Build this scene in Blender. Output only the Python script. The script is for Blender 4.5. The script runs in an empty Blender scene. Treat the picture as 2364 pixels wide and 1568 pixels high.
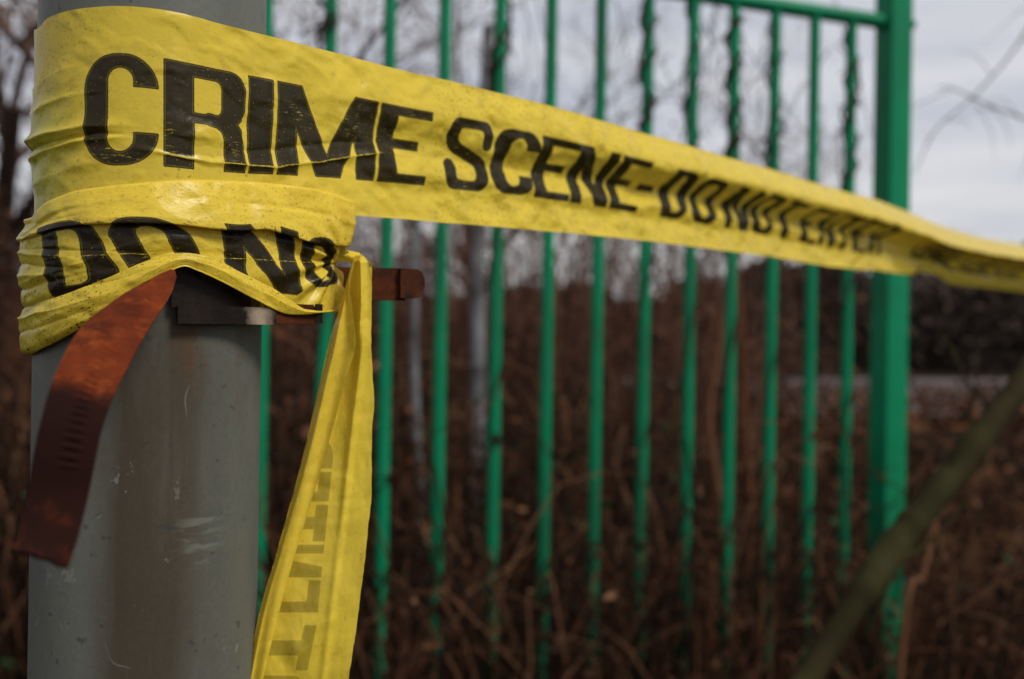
import bpy, math, random
import numpy as np
from mathutils import Vector, Matrix
rnd = random.Random(7); rng = np.random.default_rng(11)
sc = bpy.context.scene
col = sc.collection
# ------------------------------------------------------------------ camera
F = 2364 * 35.0 / 36.0            # focal length in reference pixels (2364 wide)
CX, CY = 1182.0, 784.0
EYE = 1.5
RHO = math.radians(0.9)
camd = bpy.data.cameras.new("camera"); cam = bpy.data.objects.new("camera", camd); col.objects.link(cam)
camd.lens = 35; camd.sensor_width = 36; camd.clip_start = 0.02; camd.clip_end = 3000
camd.dof.use_dof = True; camd.dof.focus_distance = 0.405; camd.dof.aperture_fstop = 6.4; camd.dof.aperture_blades = 7
RV = Vector((math.cos(RHO), 0, math.sin(RHO))); UV_ = Vector((-math.sin(RHO), 0, math.cos(RHO))); FV = Vector((0, 1, 0))
cam.matrix_world = Matrix(((RV.x, UV_.x, 0, 0), (0, 0, -1, 0), (RV.z, UV_.z, 0, EYE), (0, 0, 0, 1)))
sc.camera = cam
RA, UA, FA = np.array(RV), np.array(UV_), np.array(FV); ORG = np.array((0, 0, EYE))
def P(X, Y, Z):
    X, Y, Z = np.broadcast_arrays(np.asarray(X, float), np.asarray(Y, float), np.asarray(Z, float))
    return ORG + X[..., None] * RA + Y[..., None] * UA + Z[..., None] * FA
def W(px, py, z):
    px = np.asarray(px, float); py = np.asarray(py, float)
    return P((px - CX) / F * z, (CY - py) / F * z, z)
# ------------------------------------------------------------------ world, sun, exposure
SUN_EL, SUN_AZ = math.radians(48), math.radians(126)   # azimuth clockwise from +Y: behind the camera, to the right
world = bpy.data.worlds.new("World"); sc.world = world; world.use_nodes = True
nt = world.node_tree; nt.nodes.clear()
def nd(nt, t, **k):
    n = nt.nodes.new(t)
    for a, b in k.items():
        setattr(n, a, b)
    return n
sky = nd(nt, 'ShaderNodeTexSky', sky_type='NISHITA', sun_disc=False, sun_elevation=SUN_EL, sun_rotation=SUN_AZ)
tc = nd(nt, 'ShaderNodeTexCoord'); mp = nd(nt, 'ShaderNodeMapping'); mp.inputs['Scale'].default_value = (1.0, 1.0, 7.0)
ns = nd(nt, 'ShaderNodeTexNoise'); ns.inputs['Scale'].default_value = 2.2; ns.inputs['Detail'].default_value = 5; ns.inputs['Roughness'].default_value = .5
cr = nd(nt, 'ShaderNodeValToRGB')
cr.color_ramp.elements[0].position = .35; cr.color_ramp.elements[0].color = (4.3, 4.5, 5.1, 1)
cr.color_ramp.elements[1].position = .68; cr.color_ramp.elements[1].color = (6.5, 6.45, 6.6, 1)
sep = nd(nt, 'ShaderNodeSeparateXYZ')
grad = nd(nt, 'ShaderNodeValToRGB')
e = grad.color_ramp.elements
e[0].position = 0.0; e[0].color = (1.02, 1.0, .96, 1)
e[1].position = 1.0; e[1].color = (.72, .72, .72, 1)
for pos_, c_ in ((.10, (1.08, 1.07, 1.02, 1)), (.2, (.98, .98, .99, 1)), (.4, (1.0, 1.0, 1.0, 1))):
    q = e.new(pos_); q.color = c_
mul = nd(nt, 'ShaderNodeMix', data_type='RGBA', blend_type='MULTIPLY'); mul.inputs[0].default_value = 1
mixs = nd(nt, 'ShaderNodeMix', data_type='RGBA'); mixs.inputs[0].default_value = .93
bg = nd(nt, 'ShaderNodeBackground'); bg.inputs['Strength'].default_value = 0.121
wo = nd(nt, 'ShaderNodeOutputWorld'); L = nt.links
L.new(tc.outputs['Generated'], mp.inputs[0]); L.new(mp.outputs[0], ns.inputs['Vector']); L.new(ns.outputs['Fac'], cr.inputs[0])
L.new(tc.outputs['Generated'], sep.inputs[0]); L.new(sep.outputs[2], grad.inputs[0])
L.new(cr.outputs[0], mul.inputs[6]); L.new(grad.outputs[0], mul.inputs[7])
L.new(sky.outputs[0], mixs.inputs[6]); L.new(mul.outputs[2], mixs.inputs[7]); L.new(mixs.outputs[2], bg.inputs[0]); L.new(bg.outputs[0], wo.inputs[0])
sund = bpy.data.lights.new("sun", 'SUN'); sund.energy = 3.1; sund.angle = math.radians(18); sund.color = (1, .95, .87)
sun = bpy.data.objects.new("sun", sund); col.objects.link(sun)
sd = Vector((math.sin(SUN_AZ) * math.cos(SUN_EL), math.cos(SUN_AZ) * math.cos(SUN_EL), math.sin(SUN_EL)))
sun.rotation_euler = sd.to_track_quat('Z', 'Y').to_euler()
sc.view_settings.view_transform = 'Standard'; sc.view_settings.look = 'None'; sc.view_settings.exposure = 0.0; sc.view_settings.gamma = 1
sc.render.engine = 'CYCLES'; sc.cycles.use_denoising = True; sc.cycles.max_bounces = 6; sc.cycles.transparent_max_bounces = 8
# ------------------------------------------------------------------ helpers
def tag(o, label=None, cat=None, group=None, kind=None):
    if label: o['label'] = label
    if cat: o['category'] = cat
    if group: o['group'] = group
    if kind: o['kind'] = kind
    return o
def empty(name, loc=(0, 0, 0)):
    o = bpy.data.objects.new(name, None); o.location = loc; o.empty_display_size = .1; col.objects.link(o); return o
def mesh_obj(name, V, Fc, mat, parent=None, smooth=True, attrs=None, uv=None):
    V = np.asarray(V, float).reshape(-1, 3); Fc = np.asarray(Fc, np.int32)
    if parent is not None:
        V = V - np.array(parent.location)
    me = bpy.data.meshes.new(name)
    n, k = Fc.shape
    me.vertices.add(len(V)); me.vertices.foreach_set('co', V.ravel())
    me.loops.add(n * k); me.loops.foreach_set('vertex_index', Fc.ravel())
    me.polygons.add(n); me.polygons.foreach_set('loop_start', np.arange(0, n * k, k, dtype=np.int32))
    me.polygons.foreach_set('use_smooth', np.full(n, smooth))
    if attrs:
        for a, d in attrs.items():
            at = me.attributes.new(a, 'FLOAT', 'POINT'); at.data.foreach_set('value', np.asarray(d, np.float32).ravel())
    if uv is not None:
        l = me.uv_layers.new(name='UVMap'); l.data.foreach_set('uv', np.asarray(uv, np.float32).reshape(-1, 2)[Fc.ravel()].ravel())
    me.update(calc_edges=True); me.validate()
    if mat: me.materials.append(mat)
    o = bpy.data.objects.new(name, me); col.objects.link(o)
    if parent is not None: o.parent = parent
    return o
def grid_faces(nr, nc, wrap=False):
    r = np.arange(nr - 1)[:, None]; c = np.arange(nc if wrap else nc - 1)[None]
    a = r * nc + c; b = r * nc + (c + 1) % nc
    return np.stack([a, b, b + nc, a + nc], -1).reshape(-1, 4)
def tubes(paths, radii, sides=3):
    """paths: list of (k,3); radii: list of (k,) -> verts, faces"""
    VS, FS, off = [], [], 0
    ang = np.arange(sides) * 2 * np.pi / sides
    for p, r in zip(paths, radii):
        p = np.asarray(p, float); k = len(p); r = np.broadcast_to(r, (k,))
        t = np.gradient(p, axis=0); t /= np.linalg.norm(t, axis=1, keepdims=True) + 1e-9
        ref = np.array((0.31, .17, .94)) if abs(t[0, 2]) < .8 else np.array((.93, .3, .1))
        a = np.cross(t, ref); a /= np.linalg.norm(a, axis=1, keepdims=True) + 1e-9
        b = np.cross(t, a)
        ring = p[:, None] + r[:, None, None] * (np.cos(ang)[None, :, None] * a[:, None] + np.sin(ang)[None, :, None] * b[:, None])
        VS.append(ring.reshape(-1, 3)); FS.append(grid_faces(k, sides, True) + off); off += k * sides
    return np.concatenate(VS), np.concatenate(FS)
def spline(pts, n):
    """Catmull-Rom through pts -> n points"""
    p = np.asarray(pts, float); p = np.vstack([2 * p[0] - p[1], p, 2 * p[-1] - p[-2]])
    m = len(p) - 3; t = np.linspace(0, m - 1e-6, n); i = t.astype(int); f = (t - i)[:, None]
    a, b, c, d = p[i], p[i + 1], p[i + 2], p[i + 3]
    return .5 * ((2 * b) + (-a + c) * f + (2 * a - 5 * b + 4 * c - d) * f ** 2 + (-a + 3 * b - 3 * c + d) * f ** 3)
def ip(x, keys):
    k = np.asarray(keys, float); return np.interp(x, k[:, 0], k[:, 1])
def sip(x, keys, w=1):
    """smooth interpolation (monotone cubic-ish via smoothed catmull)"""
    k = np.asarray(keys, float); xs, ys = k[:, 0], k[:, 1]
    m = np.gradient(ys, xs); x = np.clip(x, xs[0], xs[-1])
    i = np.clip(np.searchsorted(xs, x) - 1, 0, len(xs) - 2); h = xs[i + 1] - xs[i]; t = (x - xs[i]) / h
    return (2 * t**3 - 3 * t**2 + 1) * ys[i] + (t**3 - 2 * t**2 + t) * h * m[i] + (-2 * t**3 + 3 * t**2) * ys[i + 1] + (t**3 - t**2) * h * m[i + 1]
_NG = np.random.default_rng(5).random((256, 256))
def vn(x, y, seed=0):
    x = np.asarray(x, float) + seed * 17.3; y = np.asarray(y, float) + seed * 31.7
    xi = np.floor(x).astype(int); yi = np.floor(y).astype(int); fx = x - xi; fy = y - yi
    fx = fx * fx * (3 - 2 * fx); fy = fy * fy * (3 - 2 * fy)
    g = lambda a, b: _NG[a & 255, b & 255]
    return (g(xi, yi) * (1 - fx) + g(xi + 1, yi) * fx) * (1 - fy) + (g(xi, yi + 1) * (1 - fx) + g(xi + 1, yi + 1) * fx) * fy - .5
def fbm(x, y, seed=0, o=3):
    s = 0; a = 1.
    for i in range(o):
        s = s + a * vn(x * 2**i, y * 2**i, seed + i); a *= .5
    return s
def crumple(x, y, seed=0, n=7, lam=(9, 32)):
    """sharp-creased plastic sheet: x,y in mm, returns mm height (about +-1)"""
    r = np.random.default_rng(seed); s = 0
    wx = x + 9 * fbm(x / 22, y / 22, seed + 3); wy = y + 9 * fbm(x / 22, y / 22, seed + 9)
    for i in range(n):
        a = r.uniform(-.9, .9) + (math.pi / 2 if r.random() < .75 else 0); l = r.uniform(*lam); ph = r.random()
        d = (wx * math.cos(a) + wy * math.sin(a)) / l + ph
        tri = np.abs(d - np.floor(d) - .5) * 2
        mask = np.clip(vn(x / 30, y / 30, seed + 20 + i) * 3 + .4, 0, 1)
        s = s + (tri - .5) * (l / 30) * mask
    return s
def sstep(x, a, b):
    t = np.clip((x - a) / (b - a), 0, 1); return t * t * (3 - 2 * t)
# ------------------------------------------------------------------ materials
def new_mat(name):
    m = bpy.data.materials.new(name); m.use_nodes = True; n = m.node_tree; n.nodes.clear()
    out = nd(n, 'ShaderNodeOutputMaterial'); b = nd(n, 'ShaderNodeBsdfPrincipled'); n.links.new(b.outputs[0], out.inputs[0])
    return m, n, b, out
def mathn(n, op, a, b=None, clamp=False):
    q = nd(n, 'ShaderNodeMath', operation=op, use_clamp=clamp)
    for i, v in enumerate((a, b)):
        if v is None: continue
        if isinstance(v, (int, float)): q.inputs[i].default_value = v
        else: n.links.new(v, q.inputs[i])
    return q.outputs[0]
def mixc(n, f, a, b, blend='MIX'):
    q = nd(n, 'ShaderNodeMix', data_type='RGBA', blend_type=blend)
    for i, v in ((0, f), (6, a), (7, b)):
        if isinstance(v, (int, float)): q.inputs[i].default_value = v
        elif isinstance(v, tuple): q.inputs[i].default_value = v + (1,)
        else: n.links.new(v, q.inputs[i])
    return q.outputs[2]
def noise(n, vec, scale, detail=3, rough=.55, mscale=None, loc=None):
    if mscale or loc:
        m_ = nd(n, 'ShaderNodeMapping')
        if mscale: m_.inputs['Scale'].default_value = mscale
        if loc: m_.inputs['Location'].default_value = loc
        n.links.new(vec, m_.inputs[0]); vec = m_.outputs[0]
    q = nd(n, 'ShaderNodeTexNoise'); q.inputs['Scale'].default_value = scale; q.inputs['Detail'].default_value = detail; q.inputs['Roughness'].default_value = rough
    n.links.new(vec, q.inputs['Vector']); return q.outputs['Fac']
def mrange(n, v, a, b, c=0., d=1.):
    q = nd(n, 'ShaderNodeMapRange'); n.links.new(v, q.inputs[0])
    for i, x in enumerate((a, b, c, d)): q.inputs[i + 1].default_value = x
    return q.outputs[0]
def attr(n, name):
    q = nd(n, 'ShaderNodeAttribute', attribute_name=name); return q.outputs['Fac']
def bump(n, b, h, strength, dist=.001):
    q = nd(n, 'ShaderNodeBump'); q.inputs['Strength'].default_value = strength; q.inputs['Distance'].default_value = dist
    n.links.new(h, q.inputs['Height']); n.links.new(q.outputs[0], b.inputs['Normal']); return q.outputs[0]

def tape_material():
    m, n, b, out = new_mat('yellow_plastic_tape'); lk = n.links
    uv = nd(n, 'ShaderNodeUVMap', uv_map='UVMap').outputs[0]       # 1 unit = 100 mm
    sdf, ink, dirt, cre, grn = (attr(n, a) for a in ('sdf', 'ink', 'dirt', 'crease', 'tint'))
    nf = noise(n, uv, 180, 3, .6)
    edge = mathn(n, 'ADD', sdf, mathn(n, 'MULTIPLY', mathn(n, 'SUBTRACT', nf, .5), .5))
    mask = mrange(n, edge, .12, -.12)
    # printed outline: hairline of thinner ink just inside each letter
    l1 = mrange(n, sdf, -.35, -.55); l2 = mrange(n, sdf, -1.0, -.75); line = mathn(n, 'MULTIPLY', l1, l2)
    mask = mathn(n, 'MULTIPLY', mask, mathn(n, 'SUBTRACT', 1, mathn(n, 'MULTIPLY', line, .12)))
    # worn flecks
    fl = mrange(n, noise(n, uv, 120, 2, .5, (1, 1, 1), (3, 1, 0)), .70, .74)
    fl2 = mathn(n, 'MULTIPLY', mrange(n, noise(n, uv, 60, 4, .7, (.35, 1.6, 1)), .59, .69), mrange(n, noise(n, uv, 5, 2), .52, .66))
    crk = mrange(n, mathn(n, 'ADD', cre, mathn(n, 'MULTIPLY', noise(n, uv, 90, 3, .7, (.5, 1, 1)), .9)), .98, 1.2)
    worn = mathn(n, 'MAXIMUM', mathn(n, 'MAXIMUM', fl, mathn(n, 'MULTIPLY', fl2, .8)), crk)
    mask = mathn(n, 'MULTIPLY', mask, mathn(n, 'SUBTRACT', 1, mathn(n, 'MULTIPLY', worn, .85)))
    mask = mathn(n, 'MULTIPLY', mask, ink)
    ycol = mixc(n, mrange(n, noise(n, uv, 3.2, 4, .6), .35, .7), (.83, .605, .052), (.75, .55, .052))
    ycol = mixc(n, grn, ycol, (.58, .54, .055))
    # grime: soft smudges, specks and short scuffs
    sm = mathn(n, 'MULTIPLY', mrange(n, noise(n, uv, 9, 6, .7), .53, .72), .30)
    sp = mathn(n, 'MULTIPLY', mrange(n, noise(n, uv, 42, 3, .65), .59, .66), mrange(n, noise(n, uv, 6, 3, .5, None, (7, 2, 0)), .50, .64))
    sf = mathn(n, 'MULTIPLY', mrange(n, noise(n, uv, 26, 5, .8, (.5, 1.7, 1), (1, 8, 0)), .56, .68), mrange(n, noise(n, uv, 4.2, 2, .5, None, (2, 9, 0)), .48, .58))
    g = mathn(n, 'MULTIPLY', mathn(n, 'ADD', sm, mathn(n, 'MULTIPLY', mathn(n, 'ADD', sp, mathn(n, 'MULTIPLY', sf, .7)), .8)), dirt, True)
    ycol = mixc(n, g, ycol, (.11, .062, .028))
    sp2 = mathn(n, 'MULTIPLY', mrange(n, noise(n, uv, 75, 2, .5, None, (5, 5, 0)), .62, .66), mathn(n, 'SUBTRACT', dirt, .5, True))
    ycol = mixc(n, mathn(n, 'MULTIPLY', sp2, 1.5, True), ycol, (.04, .025, .018))
    kcol = mixc(n, mrange(n, noise(n, uv, 14, 4, .6), .4, .75), (.006, .005, .005), (.018, .013, .010))
    colr = mixc(n, mask, ycol, kcol)
    lk.new(colr, b.inputs['Base Color'])
    rg = mrange(n, noise(n, uv, 12, 3, .6),   .32, .68, .24, .42); lk.new(rg, b.inputs['Roughness'])
    lk.new(mrange(n, mask, 0, 1, .30, .23), b.inputs['Specular IOR Level'])
    hh = mathn(n, 'ADD', noise(n, uv, 16, 4, .6), mathn(n, 'MULTIPLY', nf, .12))
    bump(n, b, hh, .35, .0009)
    tr = nd(n, 'ShaderNodeBsdfTranslucent'); lk.new(colr, tr.inputs[0])
    mx = nd(n, 'ShaderNodeMixShader'); mx.inputs[0].default_value = .27
    lk.new(b.outputs[0], mx.inputs[1]); lk.new(tr.outputs[0], mx.inputs[2]); lk.new(mx.outputs[0], out.inputs[0])
    return m
def pole_material():
    m, n, b, out = new_mat('weathered_galvanised_steel'); lk = n.links
    oc = nd(n, 'ShaderNodeTexCoord').outputs['Object']
    base = mixc(n, mrange(n, noise(n, oc, 14, 5, .6, (1, 1, .35)), .35, .68), (.106, .113, .098), (.146, .147, .122))
    # brown run-off streak down the front of the pole and a greener right side
    sx = nd(n, 'ShaderNodeSeparateXYZ'); lk.new(oc, sx.inputs[0])
    wob = mathn(n, 'MULTIPLY', mathn(n, 'SUBTRACT', noise(n, oc, 9, 3, .5, (1, 1, .3)), .5), .05)
    xx = mathn(n, 'ADD', sx.outputs[0], wob)
    st = mathn(n, 'MULTIPLY', mrange(n, xx, -.008, .006), mrange(n, xx, .046, .026))
    st = mathn(n, 'MULTIPLY', st, mrange(n, noise(n, oc, 20, 5, .7, (1, 1, .12)), .36, .6, .30, 1.))
    low = mrange(n, sx.outputs[2], 1.56, 1.50)
    col_ = mixc(n, mathn(n, 'MULTIPLY', mathn(n, 'MULTIPLY', st, low), .78), base, (.040, .025, .011))
    rust = mathn(n, 'MULTIPLY', mathn(n, 'MULTIPLY', mrange(n, noise(n, oc, 45, 5, .7, (1, 1, .4)), .48, .66), mrange(n, sx.outputs[2], 1.43, 1.50)), low)
    col_ = mixc(n, mathn(n, 'MULTIPLY', rust, .6), col_, (.09, .042, .016))
    vor = mrange(n, noise(n, oc, 85, 4, .75, (1.0, 1.0, .8), (0, 3, 1)), .64, .68)
    scr = mathn(n, 'MULTIPLY', vor, mrange(n, noise(n, oc, 17, 2, .5, None, (4, 0, 0)), .46, .58))
    col_ = mixc(n, mathn(n, 'MULTIPLY', scr, .62), col_, (.21, .22, .19))
    sc2 = mathn(n, 'MULTIPLY', mrange(n, mathn(n, 'ABSOLUTE', mathn(n, 'SUBTRACT', noise(n, oc, 42, .6, .5, (1, 1, .6), (2, 3, 4)), .5)), .006, .002), mrange(n, noise(n, oc, 30, 2, .5, None, (9, 1, 3)), .60, .64))
    col_ = mixc(n, mathn(n, 'MULTIPLY', sc2, .35), col_, (.22, .22, .19))
    mx_ = mrange(n, mathn(n, 'ABSOLUTE', mathn(n, 'SUBTRACT', sx.outputs[0], .033)), .010, .002); mz_ = mrange(n, mathn(n, 'ABSOLUTE', mathn(n, 'SUBTRACT', sx.outputs[2], 1.419)), .016, .004)
    scf = mathn(n, 'MULTIPLY', mathn(n, 'MULTIPLY', mx_, mz_), mrange(n, noise(n, oc, 130, 4, .6, (.5, .5, 2.2), (1, 1, 7)), .48, .62))
    col_ = mixc(n, mathn(n, 'MULTIPLY', scf, .4), col_, (.24, .25, .21))
    grit = mrange(n, noise(n, oc, 480, 3, .7), .35, .65, .93, 1.06)
    gm = nd(n, 'ShaderNodeVectorMath', operation='SCALE'); lk.new(col_, gm.inputs[0]); lk.new(grit, gm.inputs['Scale']); col_ = gm.outputs[0]
    dk = mrange(n, noise(n, oc, 160, 3, .6), .66, .70)
    col_ = mixc(n, mathn(n, 'MULTIPLY', dk, .6), col_, (.04, .04, .035))
    lk.new(col_, b.inputs['Base Color']); b.inputs['Metallic'].default_value = .1; b.inputs['Specular IOR Level'].default_value = .2
    lk.new(mrange(n, noise(n, oc, 25, 4), .3, .7, .38, .6), b.inputs['Roughness'])
    bump(n, b, noise(n, oc, 300, 3, .6), .12, .0006)
    return m
def rust_material(name, c1, c2, c3, scale=90, metal=.2, rough=.65, dark=None):
    m, n, b, out = new_mat(name); lk = n.links
    oc = nd(n, 'ShaderNodeTexCoord').outputs['Object']
    a = mixc(n, mrange(n, noise(n, oc, scale, 6, .7), .35, .65), c1, c2)
    a = mixc(n, mrange(n, noise(n, oc, scale * 2.2, 5, .7, None, (3, 3, 3)), .52, .72), a, c3)
    if dark: a = mixc(n, mrange(n, mathn(n, 'ADD', attr(n, 'dark_or_glint'), mathn(n, 'MULTIPLY', mathn(n, 'SUBTRACT', noise(n, oc, 120, 5, .7), .5), .9)), .25, .75), a, dark)  # blends in the extra colour: darker strap stretch, painted highlight on the plate
    lk.new(a, b.inputs['Base Color']); b.inputs['Metallic'].default_value = metal; b.inputs['Specular IOR Level'].default_value = .12; b.inputs['Roughness'].default_value = rough
    bump(n, b, noise(n, oc, scale * 5, 4, .7), .4, .0006)
    return m
def simple_material(name, c1, c2, scale=8, rough=.7, spec=.3, bmp=0, c3=None):
    spec = min(spec, .05) if 'green_p' not in name else .14
    m, n, b, out = new_mat(name); lk = n.links
    oc = nd(n, 'ShaderNodeTexCoord').outputs['Object']
    a = mixc(n, mrange(n, noise(n, oc, scale, 5, .65), .35, .65), c1, c2)
    if c3: a = mixc(n, mrange(n, noise(n, oc, scale * .37, 4, .6, None, (4, 4, 1)), .50, .68), a, c3)
    lk.new(a, b.inputs['Base Color']); b.inputs['Roughness'].default_value = rough; b.inputs['Specular IOR Level'].default_value = spec
    if bmp: bump(n, b, noise(n, oc, scale * 4, 4, .6), bmp, .002)
    return m
def varied_material(name, stops):
    m, n, b, out = new_mat(name); r = nd(n, 'ShaderNodeValToRGB'); e_ = r.color_ramp.elements
    e_[0].position, e_[0].color = stops[0][0], stops[0][1] + (1,); e_[1].position, e_[1].color = stops[-1][0], stops[-1][1] + (1,)
    for p_, c_ in stops[1:-1]: q_ = e_.new(p_); q_.color = c_ + (1,)
    oc = nd(n, 'ShaderNodeTexCoord').outputs['Object']
    f_ = mathn(n, 'ADD', attr(n, 'shade'), mathn(n, 'MULTIPLY', mathn(n, 'SUBTRACT', noise(n, oc, 14, 3, .6), .5), .35))
    n.links.new(f_, r.inputs[0]); n.links.new(r.outputs[0], b.inputs['Base Color']); b.inputs['Roughness'].default_value = .85; b.inputs['Specular IOR Level'].default_value = .1
    return m
def shades(paths, sides, power=2.8): return np.concatenate([np.full(len(p) * sides, rng.random() ** power * .86) for p in paths])
def leaf_shades(n, power=2.1): return np.repeat(rng.random(n) ** power * .88, 4)
M_TAPE = tape_material(); M_POLE = pole_material()
M_STRAP = rust_material('orange_rust', (.14, .023, .005), (.060, .011, .003), (.19, .040, .008), 60, 0, .92, (.013, .003, .0015))
M_RUST = rust_material('dark_rust', (.026, .007, .003), (.085, .021, .005), (.010, .006, .004), 70, 0, .7)
M_STEEL = rust_material('bracket_steel_glint', (.009, .006, .005), (.018, .012, .009), (.006, .004, .003), 60, 0, .40, (.30, .23, .17))  # last colour is the highlight painted on the bracket plate
M_GREEN = simple_material('green_powder_coat', (.002, .165, .072), (.003, .200, .090), 5, .38, .35, .1, (.008, .110, .050))
M_BARK = simple_material('brown_bark', (.036, .022, .016), (.07, .045, .034), 12, .85, .15)
M_TWIG = simple_material('twig_bark', (.075, .042, .032), (.13, .080, .062), 6, .85, .15)
M_BRAM = varied_material('bramble_stems', [(0, (.011, .006, .004)), (.35, (.048, .021, .011)), (.7, (.14, .062, .031)), (1, (.26, .16, .09))])
M_DEAD = varied_material('dead_leaves', [(0, (.011, .007, .004)), (.4, (.048, .020, .010)), (.75, (.14, .050, .022)), (1, (.19, .105, .055))])
M_LEAF = simple_material('dull_green_leaves', (.018, .035, .014), (.040, .055, .022), 7, .6, .3)
M_SOIL = simple_material('leaf_litter_soil', (.010, .006, .0035), (.024, .014, .008), 1.5, .95, .05, 0, (.014, .018, .006))
M_SCRUB = varied_material('scrub_leaves', [(0, (.025, .012, .008)), (.5, (.085, .036, .022)), (1, (.16, .09, .06))])
M_VINE = simple_material('dark_vine_bark', (.020, .013, .010), (.045, .028, .020), 20, .85, .15)
M_OLIVE = simple_material('mossy_stem', (.020, .017, .007), (.042, .040, .015), 6, .8, .1, .6, (.022, .012, .008))
M_STALK = simple_material('dry_stalk', (.10, .045, .022), (.15, .075, .04), 12, .8, .2)
M_PALE = simple_material('pale_grey_bark', (.12, .12, .125), (.20, .20, .21), 10, .8, .2, .2, (.05, .045, .045))
M_ROAD = simple_material('grey_path', (.055, .040, .036), (.13, .118, .125), .25, .9, .2)
M_HEDGE = simple_material('dark_hedge', (.032, .023, .018), (.060, .042, .031), .12, .9, .1, 0, (.085, .068, .058))
# ------------------------------------------------------------------ letters (signed distance, millimetres)
def sbox(x, y, x0, y0, x1, y1, r=0.):
    cx, cy, hx, hy = (x0 + x1) / 2, (y0 + y1) / 2, (x1 - x0) / 2 - r, (y1 - y0) / 2 - r
    dx, dy = np.abs(x - cx) - hx, np.abs(y - cy) - hy
    return np.hypot(np.maximum(dx, 0), np.maximum(dy, 0)) + np.minimum(np.maximum(dx, dy), 0) - r
def slant(x, y, xa, xb, y0, y1, wd):
    """parallelogram whose top edge starts at xa and bottom edge at xb, horizontal width wd"""
    t = (y - y0) / (y1 - y0); xl = xa + (xb - xa) * t; c = math.cos(math.atan2(abs(xb - xa), y1 - y0))
    return np.maximum(np.maximum((xl - x) * c, (x - xl - wd) * c), np.maximum(y0 - y, y - y1))
U = np.minimum; I_ = np.maximum
def glyph(ch, x, y, w, h):
    st, th = .335 * w, .130 * h
    if ch == 'I': return sbox(x, y, 0, 0, w, h)
    if ch == '-': return sbox(x, y, 0, .45 * h, w, .58 * h)
    if ch == 'E':
        return U(U(sbox(x, y, 0, 0, st, h), sbox(x, y, 0, 0, w, th)), U(sbox(x, y, 0, .43 * h, .84 * w, .43 * h + th), sbox(x, y, 0, h - th, .97 * w, h)))
    if ch == 'T': return U(sbox(x, y, 0, 0, w, th), sbox(x, y, .5 * (w - st), 0, .5 * (w + st), h))
    if ch == 'N':
        return U(U(sbox(x, y, 0, 0, .27 * w, h), sbox(x, y, .73 * w, 0, w, h)), slant(x, y, 0.02 * w, .64 * w, 0, h, .30 * w))
    if ch == 'M':
        return U(U(sbox(x, y, 0, 0, .205 * w, h), sbox(x, y, .795 * w, 0, w, h)), U(slant(x, y, .02 * w, .37 * w, 0, h, .225 * w), slant(x, y, .755 * w, .405 * w, 0, h, .225 * w)))
    R_ = min(.46 * w, .30 * h); r_ = min(.17 * w, .14 * h)
    if ch in 'OC':
        o = I_(sbox(x, y, 0, 0, w, h, R_), -sbox(x, y, st, th, w - st, h - th, r_))
        if ch == 'C': o = I_(o, -sbox(x, y, .52 * w, .30 * h, 1.2 * w, .70 * h))
        return o
    if ch == 'D':
        o = U(sbox(x, y, 0, 0, w, h, R_), sbox(x, y, 0, 0, .5 * w, h)); i = U(sbox(x, y, st, th, w - st, h - th, r_), sbox(x, y, st, th, .5 * w, h - th))
        return I_(o, -i)
    if ch == 'R':
        o = U(sbox(x, y, 0, 0, w, .56 * h, .2 * h), sbox(x, y, 0, 0, .5 * w, .56 * h)); i = U(sbox(x, y, st, th, w - st, .56 * h - th * .8, .07 * h), sbox(x, y, st, th, .5 * w, .56 * h - th * .8))
        lp = spline([(.52 * w, .505 * h), (.68 * w, .53 * h), (.80 * w, .60 * h), (.84 * w, .72 * h), (.845 * w, .85 * h), (.85 * w, 1.12 * h)], 24); leg = np.full(np.shape(x), 99.)
        for p0, p1 in zip(lp[:-1], lp[1:]):
            v = p1 - p0; q = np.clip(((x - p0[0]) * v[0] + (y - p0[1]) * v[1]) / (v @ v), 0, 1); k = abs(v[1]) / (np.linalg.norm(v) + 1e-9)
            leg = np.minimum(leg, np.hypot(x - p0[0] - q * v[0], y - p0[1] - q * v[1]) - (.15 * w * (.45 + .55 * k)))
        leg = I_(leg, y - h)
        return U(U(sbox(x, y, 0, 0, st, h), I_(o, -i)), leg)
    if ch == 'S':
        t = .27 * w; a = t / 2
        pts = spline([(w - a, .30 * h), (w - a, .17 * h), (.78 * w, .075 * h), (.5 * w, .058 * h), (.22 * w, .08 * h), (a, .18 * h), (a, .30 * h), (.25 * w, .42 * h), (.5 * w, .5 * h),
                      (.78 * w, .60 * h), (w - a, .72 * h), (w - a, .83 * h), (.78 * w, .92 * h), (.5 * w, .94 * h), (.22 * w, .92 * h), (a, .83 * h), (a, .70 * h)], 60)
        d = np.full(np.shape(x), 99.)
        for p0, p1 in zip(pts[:-1], pts[1:]):
            v = p1 - p0; q = np.clip(((x - p0[0]) * v[0] + (y - p0[1]) * v[1]) / (v @ v), 0, 1)
            # thinner on horizontals, thicker on verticals
            k = abs(v[1]) / (np.linalg.norm(v) + 1e-9)
            d = np.minimum(d, np.hypot(x - p0[0] - q * v[0], y - p0[1] - q * v[1]) - (a * (.62 + .38 * k)))
        return d
    raise KeyError(ch)
def text_sdf(u, v, letters, h):
    """letters: (char, u0, u1); v: 0 at letter top, h at letter bottom"""
    d = np.full(u.shape, 9.)
    for ch, a, b in letters:
        m_ = (u > a - 6) & (u < b + 6) & (v > -6) & (v < h + 6)
        if m_.any(): d[m_] = np.minimum(d[m_], glyph(ch, u[m_] - a, v[m_], b - a, h))
    return d
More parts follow.
